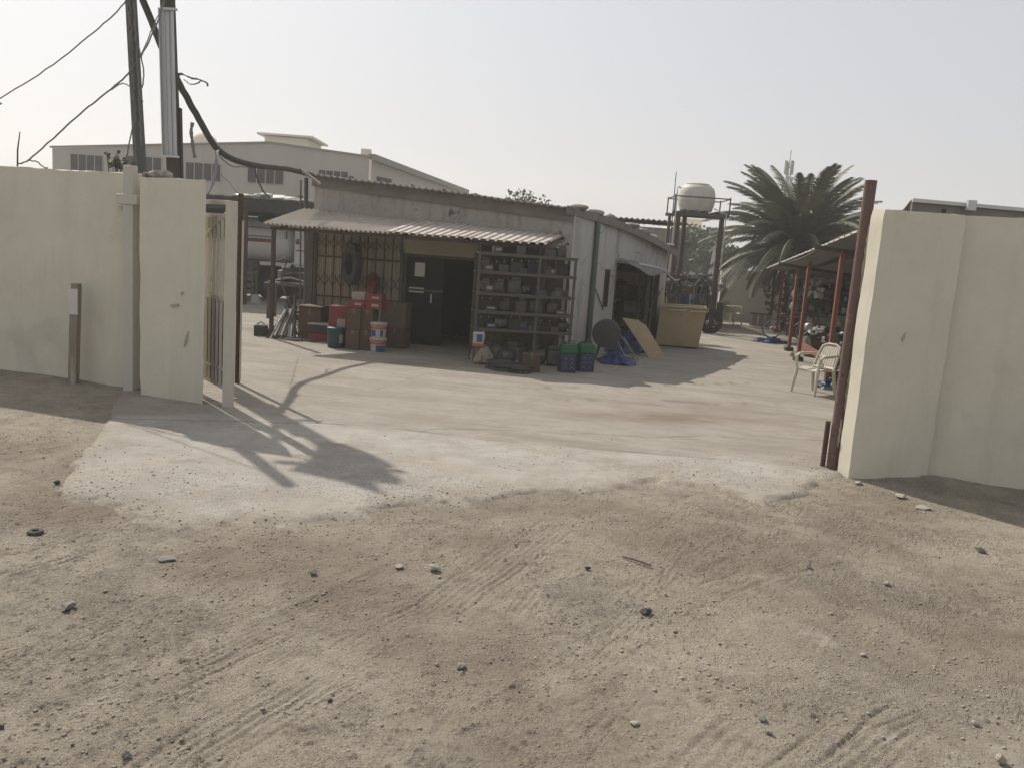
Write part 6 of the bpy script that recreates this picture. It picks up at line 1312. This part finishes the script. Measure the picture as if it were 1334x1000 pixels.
for k, z in enumerate((.45, .85, 1.25, 1.6)):
    q0, q1 = Pl(26.4) + bx * .3, Pl(26.4) + bx * 3.6; m = MB(); m.prism([q0 + V(0, 0, z), q1 + V(0, 0, z), q1 + V(0, .6, z), q0 + V(0, .6, z)], (0, 0, .03)); m.build('cross_shelf', 'part_dark', shed)
    r = random.Random(400 + k)
    for j in range(13):
        o = copy_tree(PR[r.choice(KA)]) if not first_pale[0] else copy_tree(PR['motor']); place(o, q0 + (q1 - q0) * ((j + .5) / 13) + V(0, .25, z + .032), r.uniform(0, 6), r.uniform(.9, 1.25)); o['label'] = 'dim engine part on the ' + ['lowest', 'second', 'third', 'top'][k] + ' cross shelf at the end of the shed'; o['group'] = 'engine parts on the cross shelves of the shed'
for y0, y1, z, lab in ((13.4, 19.0, .585, 'low shelf'), (13.4, 19.0, 1.085, 'middle shelf'), (13.4, 19.0, 1.535, 'upper shelf')): heap(11, y0, y1, 2.3, 2.6, lambda v, r, z=z: z, f'on the {lab} along the back of the near shed bay', 'engine parts on the near shed shelves', .9, 1.25, int(z * 10))
for y0, y1, z, lab in ((20.1, 25.2, .535, 'low shelf'), (20.1, 25.2, .985, 'middle shelf'), (20.1, 25.2, 1.385, 'upper shelf')): heap(9, y0, y1, 2.3, 2.6, lambda v, r, z=z: z, f'on the {lab} along the back of the far shed bay', 'engine parts on the far shed shelves', .9, 1.25, int(z * 10) + 40)
# fan wheel hung on the back wall
p = AY(1060, 376, 21.5); t = thing('cooling_fan', 'pale bladed cooling fan hanging at the back of the shed', 'fan', p); A = Matrix.Translation(p) @ Matrix.Rotation(-.3, 4, 'Z') @ Matrix.Rotation(R_(90), 4, 'X')
MB().lathe([(.05, -.04), (.07, -.03), (.07, .04), (.02, .05)], 16, A).build('hub', 'part_dark', t)
for k in range(6):
    a_ = k * math.pi / 3; m = MB(); m.add([A @ (Matrix.Rotation(a_, 4, 'Z') @ V(x, y, z)) for x, y, z in ((.06, -.03, 0), (.24, -.09, -.03), (.27, .02, .03), (.07, .03, .01), (.06, -.03, .006), (.24, -.09, -.024), (.27, .02, .036), (.07, .03, .016))], [(0, 1, 2, 3), (7, 6, 5, 4), (0, 4, 5, 1), (1, 5, 6, 2), (2, 6, 7, 3), (3, 7, 4, 0)]); m.build('blade', 'part_pale', t)
MB().tube([p + V(0, .02, 0), p + V(0.1, .5, .35)], .012, 6).build('hook', 'part_dark', t)
# bicycle leaning at the posts
bw = G(1003, 441); bdv = (Pl(19.8) - Pl(23.5)).normalized(); b0 = V(bw.x + .02, bw.y, 0); RW = .31; fwd = V(.80, -.6, 0).normalized()
t = thing('bicycle', 'red bicycle standing between the far shed posts', 'bicycle', b0); sx_ = Matrix((fwd, V(0, 0, 1), fwd.cross(V(0, 0, 1)))).transposed()
hubs = [b0 + V(0, 0, RW), b0 + fwd * 1.02 + V(0, 0, RW)]
for h_ in hubs:
    wv = MB().torus(h_, RW - .02, .02, sx_, 36, 8).build('wheel', 'tyre', t, smooth=True); m = MB(); m.torus(h_, RW - .045, .009, sx_, 36, 6)
    m.build('rim', 'zinc', wv); m = MB()
    for k in range(14): a_ = k * 2 * math.pi / 14; m.tube([h_, h_ + sx_ @ V(math.cos(a_) * (RW - .045), math.sin(a_) * (RW - .045), 0)], .003, 4)
    m.build('spokes', 'zinc', wv)
bb_ = b0 + fwd * .46 + V(0, 0, .28); st = b0 + fwd * .34 + V(0, 0, .72); hd = b0 + fwd * .86 + V(0, 0, .74); hd2 = b0 + fwd * .89 + V(0, 0, .62)
m = MB()
for p, q in ((hubs[0], bb_), (hubs[0], st), (bb_, st), (st, hd), (bb_, hd2), (hd, hd2), (hd2, hubs[1])): m.tube([p, q], .02, 8)
m.build('frame', 'red_paint', t, smooth=True); MB().tube([hd + V(0, 0, 0), hd + V(0, 0, .14), hd + V(-.02, 0, .16) + sx_ @ V(-.05, 0, .26)], .012, 8).build('handlebar', 'zinc', t); MB().tube([hd + V(0, 0, .14), hd + V(-.02, 0, .16) + sx_ @ V(-.05, 0, -.26)], .012, 8).build('handlebar', 'zinc', t)
MB().blob(st + V(0, 0, .07), (.13, .07, .035), 5, .1, 2, math.atan2(fwd.y, fwd.x)).build('saddle', 'black_plastic', t, smooth=True); MB().tube([st, st + V(0, 0, .06)], .012, 6).build('seat_post', 'zinc', t)
tarp('tarpaulin', 'crumpled bright blue tarpaulin at the bicycle wheel', G(1003, 447), .45, .36, .18, 5, rz=.3)
tarp('tarpaulin', 'small blue plastic bag on the ground under the shed rail', V(*(G(1072, 503).xy), 0) + V(.25, .3, 0), .28, .22, .12, 6, 'blue_plastic', 'bag')
for k, (px, py, mtl, lab) in enumerate(((1090, 508, 'teal_plastic', 'dark teal bag lying behind the cream armchair'), (1100, 494, 'cloth_dark', 'black bag lying by the shed post behind the cream armchair'))): tarp('cloth_bundle', lab, G(px, py), .34, .26, .2, 8 + k, mtl, 'bag')
p = Pl(21.5) + bx * .5; t = thing('wooden_box', 'reddish timber box on the shed floor between the far posts', 'box', p, 1.3); MB().box(p + V(0, 0, .2), (1.6, .5, .36), 1.36).build('body', 'red_post', t, bevel=.01); MB().box(p + V(0, 0, .395), (1.64, .54, .03), 1.36).build('lid', 'rust_red', t, bevel=.005)
b = G(1033, 466); t = thing('tin_can', 'small pale tin by the foot of the shed post', 'tin', b + V(.0, .1, 0)); MB().lathe([(.05, 0), (.055, .01), (.055, .12), (.05, .125)], 16, Matrix.Translation(b + V(0, .1, 0))).build('body', 'part_pale', t, smooth=True)
# high shelter roof showing over the right boundary wall
dv_ = AY(1174, 274, 13.7) - AY(1190, 259, 12.2)
t = thing('carport', 'dark corrugated carport roof rising over the boundary wall', 'carport', (7.5, 12.5, 0)); ca_, cb_ = AY(1190, 259, 12.2), AY(1420, 279, 12.0)
m = MB(); m.sheet(lambda u, v: ca_.lerp(cb_, u) + dv_ * v, 110, 4, .012, lambda u, v: .02 * math.sin(v * 26 * math.pi)); m.build('roof', 'roof_metal', t)
m = MB(); m.beam(ca_ + V(0, .02, -.02), cb_ + V(0, .02, -.02), .05, .05); m.build('edge_bar', 'zinc', t)
m = MB(); m.beam(ca_ + V(.02, .08, -.14), cb_ + V(0, .08, -.14), .06, .18); m.build('beam', 'roof_metal', t); m = MB(); m.beam(ca_ + dv_ * .9 + V(.1, 0, -.12), cb_ + dv_ * .9 + V(0, 0, -.12), .06, .14); m.build('beam', 'roof_metal', t)
for u in (.2, .7): q = ca_.lerp(cb_, u); MB().beam(V(q.x, q.y + .1, 0), V(q.x, q.y + .1, q.z - .1), .1, .1).build('post', 'dark_bar', t)
q = AY(1265, 268, 12.1); MB().box(q, (.12, .08, .14)).build('bracket', 'zinc', t)

# ------------------------------------------------------------------ palm
PY = 30.0; pc = AY(1040, 322, PY); base = V(pc.x, PY, 0); r = random.Random(21)
palm = thing('date_palm', 'big date palm with a full drooping crown behind the shed', 'palm tree', base)
m = MB(); pts = [base + V(.05 * math.sin(k), 0, pc.z * k / 8) for k in range(9)]; m.tube(pts, [.30, .28, .27, .26, .26, .27, .28, .3, .26], 12)
for k in range(60): a_ = k * 2.4; z = pc.z * k / 60; m.box(base + V(math.cos(a_) * .28, math.sin(a_) * .28, z), (.12, .16, .14), a_, mat=Matrix.Rotation(a_, 3, 'Z') @ Matrix.Rotation(.5, 3, 'Y'))
m.build('trunk', 'bark', palm)
def frond(lf, ri, L, az, elev, droop, seed, w=.50):
    r = random.Random(seed); d = V(math.cos(az), math.sin(az), 0); p = pc + d * .15; n = 16; P = []; e = elev
    for k in range(n + 1):
        P.append(p.copy()); st_ = L / n; p = p + (d * math.cos(e) + V(0, 0, math.sin(e))) * st_; e -= droop / n * (0.5 + k / n)
    ri.tube(P, [.035 - .03 * k / n for k in range(n + 1)], 5)
    side = V(-d.y, d.x, 0)
    N_ = 62
    for k in range(N_):
        q = .10 + .90 * k / N_; f = q * n; i = min(n - 1, int(f)); c = P[i].lerp(P[i + 1], f - i); t = (P[i + 1] - P[i]).normalized(); up = side.cross(t)
        l = w * math.sin(math.pi * (q * .86 + .14)) ** .6 * r.uniform(.8, 1.15) + .06
        for s_ in (-1, 1):
            v = (side * s_ * .72 + t * (.62 + .3 * q) + up * (.32 - .1 * q) + V(0, 0, -.18) * r.uniform(.3, 1.2)).normalized() * l; wv = t * .026
            lf.add([c - wv, c + v * .5 - wv * .6 + up * .01, c + v, c + v * .5 + wv * .8, c + wv], [(0, 1, 2, 3, 4)])
gr, pl, ri, dd = MB(), MB(), MB(), MB()
for k in range(128):
    u = k / 128; az = k * 2.39996 + r.uniform(-.2, .2); el_ = R_(84) - u * R_(104) + r.uniform(-.12, .12); L = r.uniform(3.1, 3.75) * (1 - .10 * abs(u - .5))
    frond(pl if k % 6 == 0 else gr, ri, L, az, el_, 1.0 + .25 * u, k)
for k in range(12): frond(dd, ri, r.uniform(1.4, 1.9), r.uniform(0, 6.28), R_(-45) + r.uniform(-.3, .2), .7, 200 + k, .26)
gr.build('crown', 'palm_leaf', palm); pl.build('fronds_pale', 'palm_leaf_pale', palm); ri.build('frond_stems', 'palm_leaf_pale', palm); dd.build('dead_fronds', 'palm_dead', palm)
# thin climbing plant / young trunk at the shed end
p = G(997, 425); p.z = 0; q = AY(1004, 354, p.y); t = thing('thin_trunk', 'thin dark trunk with dry hanging twigs at the end of the shed', 'tree', p + V(0, -.5, 0)); m = MB(); m.tube(wob([p + V(0, -.5, 0), p.lerp(q, .5) + V(.03, -.5, 0), q + V(0, -.5, .2)], .01, 3), .05, 8); m.build('trunk', 'bark', t); lf = MB()
for k in range(4): leaf_cloud(lf, q + V(-.25 + .1 * k, -.5, -.3 - .35 * k), (.22, .2, .3), 40, .16, 300 + k)
lf.build('twigs', 'palm_dead', t)
# ------------------------------------------------------------------ phone mast, far buildings, far trees
MY = 110.0; mb_ = AY(1027, 340, MY); mt_ = AY(1030, 202, MY); t = thing('phone_mast', 'slender lattice phone mast with antenna panels far behind the palm', 'mast', (mt_.x, MY, 0)); m = MB(); hw = lambda z: .60 - .40 * z / mt_.z
H_ = mt_.z - 1.0; leg = lambda k, z: V(mt_.x + hw(z) * (-1, 1, 0)[k], MY + hw(z) * (-.6, -.6, .8)[k], z)
for k in range(3): m.tube([leg(k, 0), leg(k, H_)], .06, 6)
nz_ = 16
for i in range(nz_):
    for k in range(3): m.tube([leg(k, H_ * i / nz_), leg((k + 1) % 3, H_ * (i + 1) / nz_)], .03, 5); m.tube([leg(k, H_ * (i + 1) / nz_), leg((k + 1) % 3, H_ * (i + 1) / nz_)], .03, 5)
m.build('lattice', 'mast', t)
for z, n_a, rr_, hh in ((H_ - .6, 4, .55, 1.7), (H_ - 2.6, 3, .6, 1.7)):
    for k in range(n_a): a_ = k * 6.283 / n_a + .3; c = V(mt_.x + math.cos(a_) * rr_, MY + math.sin(a_) * rr_, z); MB().box(c, (.12, .26, hh), a_).build('antenna_panel', 'mast', t); 
for z in (H_ - .6, H_ - 2.6): m = MB(); m.torus((mt_.x, MY, z), .5, .04, n=18, m=6); m.build('ring', 'mast', t)
MB().tube([V(mt_.x, MY, H_), V(mt_.x, MY, mt_.z + .6)], .05, 6).build('spike', 'mast', t)
def block(lab, x0, x1, y, Y, dep, wins):
    a, b = AY(x0, y, Y), AY(x1, y + (x1 - x0) * .0717, Y); t = thing('far_building', lab, 'building', ((a.x + b.x) / 2, Y, 0)); m = MB(); m.box(((a.x + b.x) / 2, Y + dep / 2, a.z / 2), (b.x - a.x, dep, a.z)); m.build('wall', 'cream_far', t)
    m = MB(); m.box(((a.x + b.x) / 2, Y + dep / 2, a.z + .12), (b.x - a.x + .4, dep + .4, .24)); m.build('parapet', 'cream_far', t)
    for k in range(wins): MB().box((a.x + (b.x - a.x) * (k + .5) / wins, Y - .02, a.z - 2.2), (1.0, .08, 1.2)).build('window', 'window_glass', t)
    return t
block('tall cream block far beyond the water tank stand', 884, 915, 286, 130, 14, 2); block('lower cream block beside the taller one beyond the tank stand', 914, 948, 304, 125, 14, 3)
for k, (px, top, Y, cr, lab) in enumerate(((893, 296, 62, 2.2, 'green tree behind the water tank stand, closest to its twin-post side'), (917, 292, 66, 2.4, 'taller green tree in the middle of the water tank stand opening'), (940, 318, 60, 1.9, 'green tree half hidden by the tall tower leg'), (868, 318, 64, 2.0, 'green tree behind the antenna rod'))):
    q = AY(px, top, Y); tree('leafy_tree', lab, (q.x, Y, 0), q.z, cr, 42, 110, .36, 60 + k, group='trees beyond the lean-to', crown_z=.5)
q = AY(931, 330, 50); t = thing('grey_gable', 'pale pointed sheet standing up behind the lean-to scrap', 'sheet', (q.x, 40, 0)); a, b, c = AY(921, 366, 40), AY(931, 320, 40), AY(937, 366, 40); MB().prism([V(a.x, 40, 0), V(c.x, 40, 0), c, b, a], (0, .06, 0)).build('panel', 'part_pale', t)

# ------------------------------------------------------------------ sky, sun, dusty air, camera
w = bpy.data.worlds.new('World'); scene.world = w; w.use_nodes = True; nt = w.node_tree
bg = nt.nodes['Background']; sky = nt.nodes.new('ShaderNodeTexSky'); sky.sky_type = 'NISHITA'; sky.sun_disc = False
SUN = Vector((.64, -.83, -1.0)).normalized()
el = math.asin(-SUN.z); sky.sun_elevation = el; sky.sun_rotation = math.atan2(-SUN.x, -SUN.y)
sky.altitude = 0; sky.air_density = 1.0; sky.dust_density = 4.0; sky.ozone_density = 2.0
hs = nt.nodes.new('ShaderNodeHueSaturation'); hs.inputs['Saturation'].default_value = .45; nt.links.new(sky.outputs[0], hs.inputs['Color'])
mx = nt.nodes.new('ShaderNodeMix'); mx.data_type = 'RGBA'; mx.inputs[0].default_value = .62; nt.links.new(hs.outputs[0], mx.inputs[6]); mx.inputs[7].default_value = (6.3, 6.5, 7.0, 1)
nt.links.new(mx.outputs[2], bg.inputs['Color']); bg.inputs['Strength'].default_value = .1
sl = bpy.data.lights.new('sun', 'SUN'); sl.energy = 4.45; sl.angle = R_(.55); sl.color = (1, .945, .86)
so = bpy.data.objects.new('sun', sl); COL.objects.link(so); so.rotation_euler = SUN.to_track_quat('-Z', 'Y').to_euler()
hz = MB().box((0, 130, 15.5), (460, 460, 34)); hm = bpy.data.materials.new('dusty_air'); hm.use_nodes = True; hn = hm.node_tree
hn.nodes.remove(hn.nodes['Principled BSDF']); pv = hn.nodes.new('ShaderNodeVolumePrincipled'); pv.inputs['Color'].default_value = (.95, .93, .89, 1); pv.inputs['Density'].default_value = .0017; pv.inputs['Anisotropy'].default_value = .3
hn.links.new(pv.outputs[0], hn.nodes['Material Output'].inputs['Volume']); MT['dusty_air'] = hm
HZ = hz.build('haze', 'dusty_air'); HZ['kind'] = 'stuff'; HZ['label'] = 'pale dusty air hanging over the whole yard'; HZ['category'] = 'haze'
cd = bpy.data.cameras.new('camera'); cam = bpy.data.objects.new('camera', cd); COL.objects.link(cam)
cam.matrix_world = Matrix.Translation(CAM) @ Matrix((CR, CU, -CF)).transposed().to_4x4()
cd.sensor_fit = 'HORIZONTAL'; cd.sensor_width = 36; cd.lens = 36 * F_PX / 1334; cd.clip_start = .05; cd.clip_end = 3000
scene.camera = cam
scene.view_settings.view_transform = 'Standard'; scene.view_settings.look = 'None'; scene.view_settings.exposure = .09; scene.view_settings.gamma = 1
scene.cycles.volume_bounces = 1; scene.cycles.max_bounces = 8; scene.cycles.use_denoising = True
